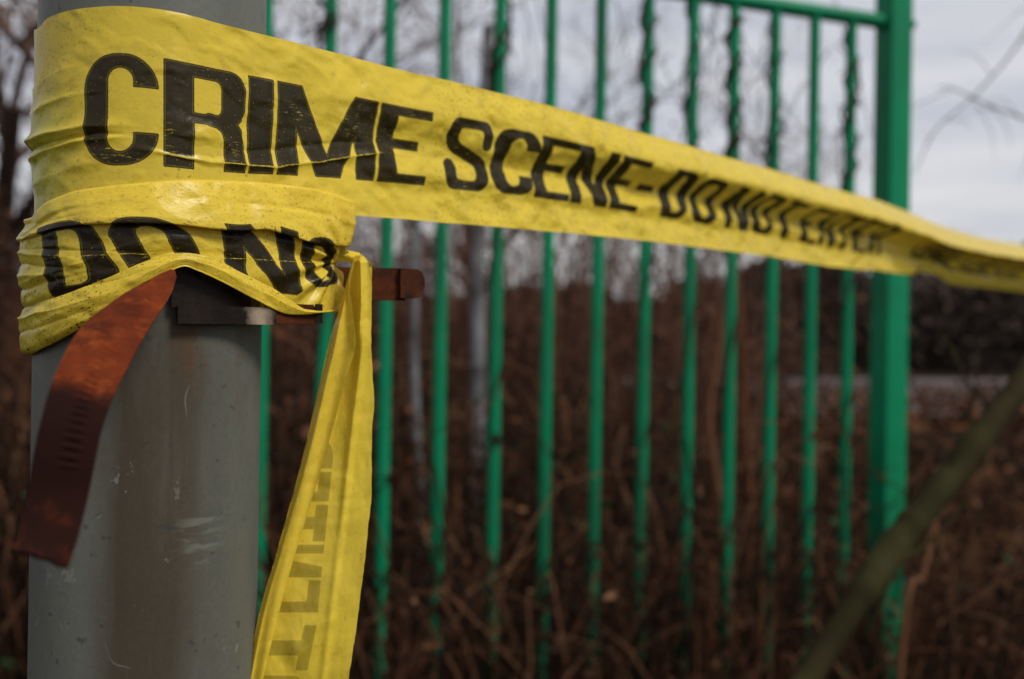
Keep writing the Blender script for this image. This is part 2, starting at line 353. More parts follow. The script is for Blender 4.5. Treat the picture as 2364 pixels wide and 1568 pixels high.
# ------------------------------------------------------------------ pole
RP = .0466
pole_c = P(-.1573, 0, .434)
pole = empty('street_pole', (pole_c[0], pole_c[1], 0)); tag(pole, 'round grey galvanised steel pole with brown stains, wrapped in yellow tape', 'pole')
zz = np.concatenate([np.linspace(-.2, 1.1, 14), np.linspace(1.11, 1.75, 160), np.linspace(1.8, 3.4, 12)]); aa = np.linspace(0, 2 * np.pi, 180, endpoint=False)
ZZ, AA = np.meshgrid(zz, aa, indexing='ij'); rr = RP + .00025 * fbm(AA * 3, ZZ * 14, 2)
# a small weld spot on the front
dA = (AA - math.radians(258)) * RP; dZ = ZZ - 1.447
rr = rr + .0014 * np.exp(-(dA**2 + dZ**2) / (2 * .0015**2))
PV = np.stack([pole_c[0] + rr * np.cos(AA), pole_c[1] + rr * np.sin(AA), ZZ], -1)
shaft = mesh_obj('shaft', PV, grid_faces(len(zz), 180, True), M_POLE, pole)
cv = [(0, 0, 3.43)]; 
capr = np.array([RP + .002, RP + .002, RP * .8, .002]); capz = np.array([3.36, 3.40, 3.42, 3.43])
A2 = np.linspace(0, 2 * np.pi, 48, endpoint=False)
CV = np.stack([pole_c[0] + capr[:, None] * np.cos(A2), pole_c[1] + capr[:, None] * np.sin(A2), np.repeat(capz[:, None], 48, 1)], -1)
mesh_obj('cap', CV, grid_faces(4, 48, True), M_POLE, pole)
# ------------------------------------------------------------------ tape: upper wrap and long span
tape = empty('barrier_tape', tuple(W(300, 300, .388)))
tag(tape, 'yellow plastic tape printed CRIME SCENE-DO NOT ENTER, wrapped round the grey pole', 'barrier tape')
def plan_path(cX, cZ, R, phi0, phit, Lstraight, step):
    """arc round the pole then a straight run; returns s(m), X, Z, NX, NZ"""
    n1 = int(abs(phit - phi0) * R / step) + 2; ph = np.linspace(phi0, phit, n1)
    X = cX + R * np.cos(ph); Z = cZ + R * np.sin(ph); NX, NZ = np.cos(ph), np.sin(ph)
    tx, tz = -math.sin(phit), math.cos(phit)
    d = Lstraight; Xs = X[-1] + d * tx; Zs = Z[-1] + d * tz
    s1 = R * (ph - phi0)
    return (np.concatenate([s1, s1[-1] + d]), np.concatenate([X, Xs]), np.concatenate([Z, Zs]), np.concatenate([NX, np.full(len(d), NX[-1])]), np.concatenate([NZ, np.full(len(d), NZ[-1])]))
phit = math.radians(-37.8)
d = [0.]; 
while d[-1] < 1.95:
    zc_ = .405 + .79 * d[-1]; d.append(d[-1] + .00058 * (zc_ / .405) ** 1.75)
S, PX, PZ, NX, NZ = plan_path(-.1556, .434, RP + .0008, math.radians(-205), phit, np.array(d[1:]), .0006)
pxn = CX + F * PX / PZ                       # screen column of each station
isil = int(np.argmin(np.where(PZ < .6, pxn, 9e9)[:int(len(S) * .5)]))   # left silhouette
pxk = pxn.copy(); pxk[:isil] = pxn[isil]
nv = 150; v = np.linspace(0, 1, nv)
Sg, vg = np.meshgrid(S, v, indexing='ij'); pxg = np.repeat(pxk[:, None], nv, 1)
TOPK = [(60, 75), (92, 62), (104, 48), (130, 34), (170, 23), (220, 16.5), (270, 14), (330, 17), (400, 27), (512, 56), (620, 83), (770, 121), (900, 155), (1030, 185), (1160, 217), (1275, 246), (1385, 277), (1500, 311), (1603, 340), (1692, 367), (1783, 392), (1874, 420), (1955, 444), (2027, 463), (2094, 489), (2170, 521), (2266, 549), (2364, 567), (2500, 590), (2700, 625)]
BOTK = [(60, 520), (92, 512), (200, 488), (300, 482), (500, 484), (650, 488), (800, 496), (1035, 515), (1160, 525), (1280, 535), (1390, 545), (1500, 557), (1680, 580), (1788, 594), (1874, 609), (1955, 620), (2027, 625), (2100, 633), (2128, 629), (2155, 633), (2180, 648), (2266, 663), (2364, 675), (2500, 690), (2700, 705)]
amp = ip(pxg, [(500, 0), (700, 1.0), (870, 3.4), (1060, 6.0), (1270, 9.5), (1400, 12.5), (1540, 16), (1700, 18), (1900, 21), (2100, 36), (2364, 55), (2600, 60)])
prof = sip(vg, [(-.01, .50), (.0, .50), (.12, .85), (.22, 1.0), (.31, .86), (.43, .38), (.52, -.05), (.56, -.12), (.62, .06), (.68, .22), (.74, .12), (.80, .0), (.88, .05), (1.01, .18)])
prof2 = sip(vg, [(-.01, .0), (.0, .0), (.15, .6), (.29, 1.0), (.36, .88), (.55, .15), (.65, .0), (.8, .12), (1.01, .0)])
prof3 = sip(vg, [(-.01, .50), (.0, .50), (.12, .85), (.22, 1.0), (.30, .86), (.40, .42), (.49, .05), (.53, .0), (.59, .10), (.64, .17), (.70, .11), (.77, .03), (.86, .04), (1.01, .12)])
f3_ = sstep(pxg, 1350, 1650); prof = prof * (1 - f3_) + prof3 * f3_
fb_ = sstep(pxg, 1880, 2180); prof = prof * (1 - fb_) + prof2 * fb_
w_mm = amp * prof
s_mm = Sg * 1000; v_mm = vg * 75
near = 1 - sstep(pxg, 900, 1500)
w_mm += 1.3 * fbm(s_mm / 45, v_mm / 14, 1) * (.5 + .5 * sstep(pxg, 300, 700)) + 1.0 * crumple(s_mm, v_mm, 4) * (.35 + .65 * sstep(pxg, 150, 600))
w_mm += .6 * crumple(s_mm, v_mm, 14, 8, (4, 12)) + .9 * crumple(s_mm, v_mm, 77, 6, (14, 40)) * sstep(pxg, 500, 900)
far = sstep(pxg, 1500, 2100); w_mm += far * 3.5 * fbm(s_mm / 60, v_mm / 20, 6)
# bunched folds at the left silhouette, dying out across the pole
lf = 1 - sstep(pxg, 95, 330); lf = np.where(Sg < S[isil], 1, lf)
bend = (pxg - 92) / 430.
for (vc, wd, am, sl, reach) in ((.30, .045, .5, -.10, 300), (.43, .030, 1.3, -.05, 240), (.575, .022, 2.4, .03, 260), (.625, .010, -1.8, .02, 420), (.665, .020, 1.6, -.05, 460), (.80, .05, .8, -.12, 300)):
    q = np.clip(1 - (pxg - 92) / reach, 0, 1) ** 1.3
    dd = vg - vc - sl * bend - .012 * vn(s_mm / 9, vc * 40, 3)
    w_mm += am * q * np.exp(-(np.abs(dd) / wd) ** 1.15)
w_mm += lf * 1.1 * np.exp(-((vg - .58) / .16) ** 2)
# long crease through the letters
crs = ip(pxg, [(60, .50), (190, .60), (300, .70), (480, .75), (640, .745), (760, .67), (870, .575), (1100, .55), (1500, .53), (2500, .53)])
dcr = (vg - crs) * 75 + .5 * vn(s_mm / 6, 3.3, 8)
w_mm += 1.5 * sstep(pxg, 250, 420) * (1 - sstep(pxg, 850, 1000)) * np.exp(-np.abs(dcr) / 1.8)
crs2 = crs - .075 - .03 * np.sin(pxg / 90.)
w_mm -= .9 * sstep(pxg, 250, 420) * (1 - sstep(pxg, 850, 1000)) * np.exp(-np.abs((vg - crs2) * 75) / 2.4)
w_mm = np.maximum(w_mm, np.where(pxg < 560, .1, -9)) if True else w_mm
crease = np.exp(-(dcr / .5) ** 2) * sstep(pxg, 280, 420) * (1 - sstep(pxg, 820, 1000)) * .9
crease += np.exp(-(((vg - .735) * 75 + 6 * vn(s_mm / 10, 1, 4)) / .9) ** 2) * (pxg < 480) * .55
TX, TZ = -NZ, NX
X = PX[:, None] + NX[:, None] * w_mm / 1000; Z = PZ[:, None] + NZ[:, None] * w_mm / 1000
pxd = CX + F * X / Z; pxd = np.where(Sg < S[isil], pxk[isil], pxd); pxd = np.where(pxg < 480, pxg, pxd)
yt = sip(pxd, TOPK); yb = sip(pxd, BOTK)
yt = yt + ip(pxg, [(200, 0), (900, 1), (2400, 1)]) * 2.2 * vn(s_mm / 16, 1, 5); yb = yb + 2.0 * vn(s_mm / 15, 2, 6)
yy = yt + (yb - yt) * vg
yy = yy + lf * 4 * fbm(s_mm / 12, v_mm / 8, 12) * np.sin(np.pi * vg)
Zsil = PZ[isil]; Zy = np.where(Sg < S[isil], Zsil, Z)
Y = (CY - yy) * Zy / F
V = P(X, Y, Z)
# letters: station of a measured screen column
def s_at(px): return float(np.interp(px, pxk[isil:], S[isil:])) * 1000
LT = [('C', 197, 367), ('R', 377, 566), ('I', 572, 629), ('M', 637, 862), ('E', 868, 983), ('S', 1022, 1124), ('C', 1130, 1228), ('E', 1228, 1312), ('N', 1312, 1397), ('E', 1403, 1466), ('-', 1472, 1508),
      ('D', 1520, 1580), ('O', 1588, 1646), ('N', 1667, 1723), ('O', 1729, 1777), ('T', 1783, 1824), ('E', 1843, 1880), ('N', 1885, 1918), ('T', 1922, 1953), ('E', 1960, 1994), ('R', 1999, 2030)]
x_ = 2101
for ch, wd in zip('CRIME SCENE-DO NOT', (22, 22, 9, 27, 19, 10, 15, 15, 14, 15, 13, 8, 13, 13, 5, 11, 11, 10)):
    if ch != ' ': LT.append((ch, x_, x_ + wd - 2))
    x_ += wd
letters = [(c, s_at(a), s_at(b)) for c, a, b in LT]
v0 = ip(pxg, [(92, .225), (300, .232), (420, .247), (700, .245), (1000, .243), (1500, .25), (1800, .28), (2100, .30)]); v1 = ip(pxg, [(92, .79), (300, .785), (500, .80), (650, .79), (900, .765), (1200, .745), (1800, .765), (2100, .77)])
HT = 43.
tv = (vg - v0) / (v1 - v0) * HT
sdf = text_sdf(s_mm, tv, letters, HT)
dirt = np.full(sdf.shape, .55) + .25 * (1 - sstep(pxg, 90, 300)) + .25 * sstep(vg, .8, 1) * (1 - sstep(pxg, 400, 900))
dirt = dirt + .35 * (pxg > 1000)
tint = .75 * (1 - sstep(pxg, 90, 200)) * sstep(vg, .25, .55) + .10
def tape_part(name, V, shape, sdf, ink, dirt, crease, tint, umm, vmm):
    return mesh_obj(name, V.reshape(-1, 3), grid_faces(*shape), M_TAPE, tape, True,
                    dict(sdf=sdf, ink=np.broadcast_to(ink, shape), dirt=dirt, crease=np.broadcast_to(crease, shape), tint=np.broadcast_to(tint, shape)), np.stack([umm / 100, vmm / 100], -1))
tape_part('tape_span', V, Sg.shape, sdf, .97, dirt, crease, tint, s_mm, v_mm)
# ------------------------------------------------------------------ tape: lower wrap, folded twice, printed DO NO
cX2, cZ2, R2 = -.1567, .434, RP + .0015
K = np.array((-.0750, .452)); cK = K - (cX2, cZ2); dK = np.hypot(*cK); pht2 = math.atan2(cK[1], cK[0]) - math.acos(R2 / dK)
Lst = math.sqrt(dK**2 - R2**2)
S2, X2, Z2, NX2, NZ2 = plan_path(cX2, cZ2, R2, math.radians(-205), pht2, np.arange(.0006, Lst, .0006), .0006)
# rounded turn round the bracket and back behind the pole
th = np.linspace(0, math.radians(165), 14)[1:]; rc = .0022
n0 = math.atan2(NZ2[-1], NX2[-1]); ccx, ccz = X2[-1] - rc * NX2[-1], Z2[-1] - rc * NZ2[-1]
Xa, Za = ccx + rc * np.cos(n0 + th), ccz + rc * np.sin(n0 + th)
dend = (n0 + th[-1]); tx, tz = -math.sin(dend), math.cos(dend); dl = np.linspace(.001, .07, 40)
S2 = np.concatenate([S2, S2[-1] + rc * th, S2[-1] + rc * th[-1] + dl]); X2 = np.concatenate([X2, Xa, Xa[-1] + dl * tx]); Z2 = np.concatenate([Z2, Za, Za[-1] + dl * tz])
NX2 = np.concatenate([NX2, np.cos(n0 + th), np.full(40, math.cos(dend))]); NZ2 = np.concatenate([NZ2, np.sin(n0 + th), np.full(40, math.sin(dend))])
px2 = CX + F * X2 / Z2
i0 = int(np.argmin(px2[:200])); i1 = int(np.argmax(px2)); pk2 = px2.copy(); pk2[:i0] = px2[i0]; pk2[i1:] = px2[i1]
c = pk2
y0 = sip(c, [(60, 508), (84, 500), (100, 482), (150, 452), (250, 430), (340, 421), (450, 415), (550, 419), (680, 430), (760, 446), (810, 464)])
y1 = sip(c, [(60, 562), (90, 552), (130, 537), (180, 525), (250, 519), (400, 521), (480, 531), (540, 535), (600, 531), (650, 547), (700, 560), (740, 566), (810, 572)])
y2 = sip(c, [(60, 742), (80, 724), (120, 700), (200, 668), (265, 640), (340, 603), (385, 587), (410, 584), (450, 591), (520, 624), (600, 661), (650, 690), (690, 712), (720, 717), (810, 712)])
y3 = sip(c, [(60, 824), (78, 819), (130, 796), (190, 765), (240, 736), (300, 698), (350, 658), (392, 624), (412, 616), (440, 628), (500, 660), (560, 690), (600, 709), (640, 725), (700, 727), (740, 723), (810, 720)])
rA = ip(c, [(80, 2.6), (150, 4.2), (300, 4.4), (500, 5.0), (800, 2.6)]); rF = ip(c, [(80, 4.0), (150, 5.0), (300, 7.0), (600, 7.4), (720, 5.0), (800, 2.6)])
rB = ip(c, [(80, 3.8), (160, 3.9), (300, 3.4), (600, 3.2), (700, 1.8), (800, .8)]); rC = ip(c, [(80, 3.6), (160, 5.4), (300, 7.0), (400, 9.5), (500, 9.), (620, 7.0), (690, 4.4), (800, 1.0)])
r3 = ip(c, [(80, 1.0), (160, 2.6), (300, 5.0), (400, 9.0), (500, 8.2), (620, 6), (690, 3.6), (800, .6)])
ctl = []   # (q, y, r, t) text coordinate t in units of letter height
nB = len(c); one = np.ones(nB)
rows = [(.0, y0, 1.8 * one, -.60), (.03, y0 + 4, 2.4 * one, -.56), (.13, y0 + (y1 - y0) * .42, rA, -.33), (.25, y1 - 17, rF * .97, 0.0), (.295, y1 - 3, rF, .09), (.305, y1, rF - .5, .10), (.315, y1 - 3, rF - 1.6, .105),
        (.34, y1 - 11, rB - .8, .11), (.36, y1 - 4, rB - .9, .12), (.40, y1 + 10, rB - .3, .20), (.52, y1 + (y2 - y1) * .5, rB, None), (.64, y2 + 0, rB - 1.2, None), (.70, y3 - (y3 - y2) * .3, np.maximum(r3 - 1.6, .5), None), (.725, y3 - 1, r3 - .5, None),
        (.735, y3, r3 + .3, None), (.75, y3 - (y3 - y2) * .12, rC * .9 + .25, None), (.86, y3 - (y3 - y2) * .55, rC + .6, None), (1.0, y2, rC - .2, None)]
qk = np.array([r[0] for r in rows]); Yk = np.stack([r[1] for r in rows]); Rk = np.stack([r[2] for r in rows])
nq = 230; q = np.linspace(0, 1, nq)
def lerp_rows(A): return np.stack([np.interp(q, qk, A[:, j]) for j in range(A.shape[1])], 1)
YY, RR = lerp_rows(Yk), lerp_rows(Rk)
ker = np.exp(-np.linspace(-2, 2, 9)**2); ker /= ker.sum()
def sm_q(A):
    B = np.pad(A, ((4, 4), (0, 0)), mode='reflect', reflect_type='odd'); return sum(ker[k] * B[k:k + nq] for k in range(9))
YY, RR = sm_q(YY), sm_q(RR)
Sg2 = np.repeat(S2[None] * 1000, nq, 0); cg = np.repeat(c[None], nq, 0); qg = np.repeat(q[:, None], nB, 1)
# wrinkles: bunching at the left, rays running into the pinch at the right
YYn = YY
isA = (qg < .30); isB = (qg > .35) & (qg < .72); isC = qg > .75
RR = RR + 1.0 * crumple(Sg2, YYn / 5.9, 31, 7, (7, 26)) + .4 * crumple(Sg2, YYn / 5.9, 37, 6, (3.5, 9)) * np.where(isB, 1.3, .9)
L_ = 1 - sstep(cg, 90, 360)
for (yc, wd, am, sl, reach) in ((548, 9, 1.6, -.22, 260), (585, 7, 1.5, .10, 150), (612, 6, -1.6, .05, 190), (640, 11, 1.8, -.05, 170), (668, 6, -1.8, -.28, 200), (706, 5, -2.2, -.30, 260), (735, 9, 2.0, -.30, 210), (768, 6, -1.2, -.36, 240), (520, 8, -1.2, -.2, 170), (655, 4, .8, -.4, 420), (575, 4, -.8, .02, 420)):
    qq = np.clip(1 - (cg - 75) / reach, 0, 1) ** 1.2
    RR = RR + .72 * am * qq * np.exp(-np.abs((YYn - yc - sl * (cg - 75) - 6 * vn(Sg2 / 11, yc, 3)) / wd) ** 1.1)
ang = np.arctan2(YYn - 604, 800 - cg); rad = np.hypot(YYn - 604, 800 - cg)
RR = RR + 1.5 * np.sin(ang * 15 + 1.5 * vn(rad / 40, ang * 3, 2)) * np.exp(-((rad - 70) / 90) ** 2) * sstep(cg, 560, 700) * np.where(isB, 1, .35)
RR = RR + 1.1 * np.exp(-(((YYn - (y0 + 40)[None] - .02 * cg) / 7.) ** 2)) * isA * vn(Sg2 / 30, 2, 3) * 2
# lower right bulges round the clamp
RR = RR + isB * 1.6 * sstep(cg, 430, 520) * np.exp(-((YYn - 640) / 26.) ** 2)
RR = np.maximum(RR, .25)
Xb = X2[None] + NX2[None] * RR / 1000; Zb = Z2[None] + NZ2[None] * RR / 1000
# pinch of the right-hand end, and ragged edge
fr = (np.clip((cg - 640) / 160, 0, 1)) ** 2.2
pin = ip(YYn, [(455, 0), (480, 3), (525, 0), (560, -7), (585, -17), (600, -34), (612, -38), (630, -30), (655, -24), (690, -18), (712, -16), (726, -17)])
Xb = Xb + fr * pin / F * Zb
Zsb = np.where(np.arange(nB)[None] < i0, Z2[i0], np.where(np.arange(nB)[None] > i1, Z2[i1], Zb))
Yb = (CY - YYn - 2.5 * fbm(Sg2 / 14, qg * 9, 5) * np.where(isA & (qg < .1), .8, .8)) * Zsb / F
Vb = P(Xb, Yb, Zb)
def s_at2(px): return float(np.interp(px, c[i0:i1], S2[i0:i1])) * 1000
H2 = 43.
tb = np.where(qg < .25, (qg / .25 - 1) * .6, 0.)
tb = np.where((qg >= .25) & (qg < .31), (qg - .25) / .06 * .10, tb); tb = np.where((qg >= .31) & (qg <= .37), .105, tb)
ybt = ip(cg, [(60, 700), (95, 694), (270, 668), (450, 664), (520, 668), (680, 682), (700, 668), (780, 660)])
tB = .11 + .89 * (YYn - y1[None]) / (ybt - y1[None])
tb = np.where((qg > .37) & (qg < .73), tB, tb); tb = np.where(qg >= .73, 9., tb)
sk = ip(cg, [(60, 5), (200, 7), (280, 15), (450, 15), (510, 4), (690, 6), (800, 5)])
u2 = Sg2 - (np.clip(tb, 0, 1) - .35) * sk - np.where(qg < .31, .0, 0) + 1.1 * fbm(YYn / 26, Sg2 / 40, 8)
let2 = [(ch, s_at2(a), s_at2(b)) for ch, a, b in (('D', 118, 246), ('O', 266, 446), ('N', 507, 676), ('O', 690, 790))]
let2.append(('-', float(S2[i0]) * 1000 - 9, float(S2[i0]) * 1000 + 2.5))
sdf2 = text_sdf(u2, tb * H2, let2, H2)
dirt2 = .75 + .5 * np.exp(-((YYn - y1[None] + 8) / 9.) ** 2) * isA + .5 * np.exp(-((YYn - y2[None] - 3) / 6.) ** 2) * isC + .35 * (1 - sstep(cg, 80, 420)) * sstep(YYn, 560, 700) + .2 * isC + .15 * sstep(YYn, 680, 720)
cre2 = .75 * np.exp(-(((YYn - ip(cg, [(60, 600), (300, 585), (540, 598), (700, 606), (800, 600)])) / 2.2) ** 2)) * isB
tape_part('tape_wrap', Vb, qg.shape, sdf2, .98, dirt2, cre2, .06 + .35 * (1 - sstep(cg, 80, 200)), Sg2 + 500, qg * 95)
# ------------------------------------------------------------------ tape: hanging tail and the knot on the bracket
yr = np.arange(588, 1640, 2.4); nr = len(yr)
xl = sip(yr, [(588, 822), (610, 812), (650, 801), (700, 789), (750, 771), (850, 746), (940, 725), (1060, 697), (1180, 665), (1290, 634), (1400, 602), (1568, 570), (1650, 556)])
xr = sip(yr, [(588, 835), (600, 846), (620, 853), (700, 858), (780, 857), (860, 860), (940, 863), (1000, 859), (1050, 858), (1150, 857), (1210, 851), (1280, 844), (1400, 829), (1568, 805), (1650, 792)])
xf = sip(yr, [(588, 824), (610, 815), (650, 806), (700, 812), (750, 818), (790, 822), (870, 800), (960, 776), (1060, 748), (1150, 721), (1350, 661), (1568, 607), (1650, 588)])
xr = xr + 1.8 * vn(yr / 28, 3, 2) + 1.2 * vn(yr / 11, 8, 4); xl = xl + 1.5 * vn(yr / 40, 5, 2)
nc = 150; k = np.linspace(0, 1, nc); kf = .30
YR, KK = np.meshgrid(yr, k, indexing='ij')
front = KK < kf; a = np.clip(KK / kf, 0, 1); bq = np.clip((KK - kf) / (1 - kf), 0, 1)
xs = np.where(front, xf[:, None] + (xl - xf)[:, None] * a, xl[:, None] + (xr - xl)[:, None] * bq)
zb = .4445 - .010 * sstep(YR, 900, 1600)
d_mm = np.where(front, -4.8 + 4.8 * sstep(a, .72, 1) + .9 * np.sin(a * 3.14), 0.3 * sstep(bq, 0, .06) + 1.3 * np.sin(bq * 3.14))
uu = (1640 - YR) / F * 445
wmm = (xr[:, None] - xs) / F * 445
xa = xs - CX
# pleats running down from the knot
d_mm = d_mm + np.where(front, 0, 2.4 * np.exp(-((xs - ip(YR, [(600, 838), (800, 836), (1000, 812), (1200, 790), (1568, 745)])) / 9.) ** 2) * (1 - .6 * sstep(YR, 900, 1300)) * -1)
d_mm = d_mm + np.where(front, 1.5 * np.sin(a * 7 + YR / 160.) * .5, 1.2 * np.sin((xs - 700) / 13. + YR / 120.) * (1 - sstep(YR, 700, 1250)) + .8 * crumple(uu, wmm, 51, 6, (10, 40)))
d_mm = d_mm + .5 * crumple(uu + 90, wmm, 55, 6, (4, 14))
d_mm = d_mm - 1.6 * np.exp(-((YR - 1500) / 30.) ** 2 - ((xs - 680) / 18.) ** 2)
# crest of the fold under the bar
d_mm = d_mm - 3.5 * np.exp(-((xs - ip(YR, [(588, 830), (700, 832), (790, 826)])) / 7.) ** 2) * (1 - sstep(YR, 740, 840))
zt = zb + d_mm / 1000
over = 1 - sstep(YR, 588, 606); zt = zt + over * .006
Vt = W(xs, YR, 1.0)   # direction, scaled below
Xt = (xs - CX) / F * zt; Yt = (CY - YR) / F * zt
Vt = P(Xt, Yt, zt)
def u_y(y): return (1640 - y) / F * 445
LTt = [('O', 1560, 1636), ('T', 1444, 1548), ('E', 1340, 1414), ('N', 1258, 1333), ('T', 1166, 1250), ('E', 1090, 1158), ('R', 1012, 1082), ]
lett = [(ch, u_y(b), u_y(a_)) for ch, a_, b in LTt]
topx = ip(YR, [(1000, 777), (1042, 770), (1339, 741), (1443, 731), (1568, 706), (1640, 694)])
tvt = (topx - xs) / F * 445
sdft = np.where(front | (YR < 1010), 9., text_sdf(uu, tvt, lett, 42.))
tape_part('tape_tail', Vt, YR.shape, sdft, .46, .45 + 0 * YR, 0., .05 + 0 * YR, uu + 900, KK * 95)
def patch(name, corners, n=26, bulge=.001, ink=0., seed=1, z_noise=.0006):
    """corners: 4 (px,py,z) in order; curved patch of tape"""
    g = np.linspace(0, 1, n); A, B = np.meshgrid(g, g, indexing='ij'); cc = np.array(corners, float)
    p = ((1 - A) * (1 - B))[..., None] * cc[0] + ((1 - A) * B)[..., None] * cc[1] + (A * B)[..., None] * cc[2] + (A * (1 - B))[..., None] * cc[3]
    z = p[..., 2] - bulge * np.sin(np.pi * A) * np.sin(np.pi * B) + z_noise * crumple(A * 25 + seed * 30, B * 25, seed)
    Vp = P((p[..., 0] - CX) / F * z, (CY - p[..., 1]) / F * z, z)
    sd_ = np.where(ink > 0, -5., 9.) + 0 * A
    return tape_part(name, Vp, A.shape, sd_, max(ink, 0), .5 + 0 * A, 0., .05, A * 20 + 1300 + seed * 40, B * 20)
patch('tape_knot', [(742, 640, .452), (750, 592, .452), (797, 668, .449), (776, 700, .4495)], bulge=.002, seed=2)
patch('tape_knot', [(776, 700, .4495), (797, 668, .449), (806, 690, .447), (796, 704, .447)], bulge=.001, seed=7)
patch('tape_knot', [(752, 602, .4535), (786, 574, .4535), (832, 584, .449), (812, 606, .447)], bulge=.002, ink=0., seed=3)
patch('tape_knot', [(784, 575, .4525), (795, 571, .452), (806, 583, .446), (787, 592, .446)], bulge=.0005, ink=.8, seed=4)
patch('tape_knot', [(786, 588, .4475), (800, 579, .4475), (836, 588, .4455), (816, 608, .4455)], bulge=.002, ink=.0, seed=5)
patch('tape_knot', [(832, 586, .4475), (862, 608, .4545), (857, 625, .4545), (846, 610, .446)], bulge=.001, ink=.75, seed=6)
patch('tape_knot', [(852, 618, .448), (859, 612, .455), (857, 690, .455), (853, 690, .448)], bulge=.0, ink=0., seed=8)
# ------------------------------------------------------------------ rusty clamp
clamp = empty('pipe_clamp', tuple(W(500, 690, .39)))
tag(clamp, 'rusty steel clamp on the grey pole, half hidden under the yellow tape', 'clamp')
def slab(name, cen, nrm_off, mat, parent, thick):
    """cen: grid (nr,nc,3) surface; closed slab of given thickness along nrm_off (nr,nc,3)"""
    a = cen; b = cen + nrm_off * thick; nr_, nc_ = a.shape[:2]
    V_ = np.concatenate([a.reshape(-1, 3), b.reshape(-1, 3)]); N = nr_ * nc_
    f1 = grid_faces(nr_, nc_); f2 = f1[:, ::-1] + N
    e = []
    ring = [i * nc_ for i in range(nr_ - 1)] ; 
    path = [(0, j) for j in range(nc_)] + [(i, nc_ - 1) for i in range(1, nr_)] + [(nr_ - 1, j) for j in range(nc_ - 2, -1, -1)] + [(i, 0) for i in range(nr_ - 2, 0, -1)]
    idx = [i * nc_ + j for i, j in path]
    for p, q_ in zip(idx, idx[1:] + idx[:1]): e.append((q_, p, p + N, q_ + N))
    o = mesh_obj(name, V_, np.vstack([f1, f2, e]), mat, parent)
    m_ = o.modifiers.new('edge_split', 'EDGE_SPLIT'); m_.split_angle = math.radians(50)
    return o
# strap tail
ctr = spline([(408, 625, .384), (372, 668, .366), (318, 728, .345), (255, 800, .322), (208, 880, .304), (172, 965, .293), (150, 1050, .288), (131, 1140, .285), (112, 1225, .279), (96, 1290, .272)], 160)
wl = spline([(402, 618, 0), (345, 645, 0), (262, 694, 0), (180, 765, 0), (128, 862, 0), (98, 955, 0), (79, 1040, 0), (63, 1130, 0), (45, 1215, 0), (29, 1276, 0)], 160)
wr = spline([(408, 640, 0), (392, 684, 0), (350, 748, 0), (302, 832, 0), (262, 915, 0), (237, 985, 0), (221, 1062, 0), (203, 1150, 0), (182, 1235, 0), (160, 1302, 0)], 160)
nu = 48; g = np.linspace(0, 1, nu)
tt = np.linspace(0, 1, 160)[:, None]
ext = np.zeros((160, nu)); ed = np.clip((tt - .97) / .03, 0, 1) * 1.0
ext = ed * (16 * np.exp(-((g[None] - .95) / .35) ** 2) - 8 + 5 * np.sin(g[None] * 17) * .5)
GX = wl[:, None, 0] * (1 - g) + wr[:, None, 0] * g; GY = wl[:, None, 1] * (1 - g) + wr[:, None, 1] * g + ext
GZ = ctr[:, None, 2] + (g[None] - .5) * ip(tt, [(0, -.004), (.3, -.010), (.6, .0), (1, .002)])
GZ = GZ - .0016 * (1 - (2 * g[None] - 1) ** 2)
# pressed thread slots down the middle
arc = np.concatenate([[0], np.cumsum(np.linalg.norm(np.diff(W(ctr[:, 0], ctr[:, 1], ctr[:, 2]), axis=0), axis=1))])
slot = np.sin(arc / .0030 * 2 * np.pi)[:, None]; band = np.exp(-((g[None] - .58) / .17) ** 4)
GZ = GZ + .00045 * slot * band * ((tt > .16) & (tt < .70))
SG = P((GX - CX) / F * GZ, (CY - GY) / F * GZ, GZ)
du = np.gradient(SG, axis=0); dv = np.gradient(SG, axis=1); nn = np.cross(du, dv); nn /= np.linalg.norm(nn, axis=2, keepdims=True)
if (nn[80, 24] @ FA) < 0: nn = -nn
strap = slab('strap_tail', SG, nn, M_STRAP, clamp, .0012); sa = strap.data.attributes.new('dark_or_glint', 'FLOAT', 'POINT'); tq = np.repeat(tt, nu, 1).ravel(); sv = sstep(tq, .38, .54) * (1 - .24 * sstep(tq, .72, .84)); sa.data.foreach_set('value', np.concatenate([sv, sv]).astype(np.float32))  # strap turns darker from its middle on, a little less at the end
strap['label'] = 'orange rusty strap end curling down towards the camera'
def arc_band(name, pxa, pxb, ya, yb, off, thick, mat, n=60, rows_=8, ytilt=0):
    """curved plate standing off the pole between two screen columns"""
    ph = np.linspace(math.radians(-150), math.radians(-20), 400); Xc = cX2 + (RP + off) * np.cos(ph); Zc = cZ2 + (RP + off) * np.sin(ph); pc = CX + F * Xc / Zc
    o_ = np.argsort(pc); pp = np.interp(np.linspace(pxa, pxb, n), pc[o_], ph[o_])
    X_ = cX2 + (RP + off) * np.cos(pp); Z_ = cZ2 + (RP + off) * np.sin(pp); zr = .385
    Ya, Yb_ = (CY - ya) / F * zr, (CY - yb) / F * zr; Yr = np.linspace(Ya, Yb_, rows_)
    G = P(np.repeat(X_[None], rows_, 0), np.repeat(Yr[:, None], n, 1), np.repeat(Z_[None], rows_, 0))
    Nn = np.repeat((np.cos(pp)[:, None] * RA + np.sin(pp)[:, None] * FA)[None], rows_, 0)
    return slab(name, G, -Nn, mat, clamp, thick)
arc_band('band', 396, 585, 612, 708, .0040, .0016, M_STEEL)  # dark steel colour stands in for deep shadow under the tape
_s, bx_, bz_, bnx, bnz = plan_path(cX2, cZ2, RP + .0050, math.radians(-90), pht2 + math.radians(-4), np.linspace(.0006, .09, 120), .0008)
bp = CX + F * bx_ / bz_; mk = (bp > 408) & (bp < 641) & (np.arange(len(bp)) > 3)
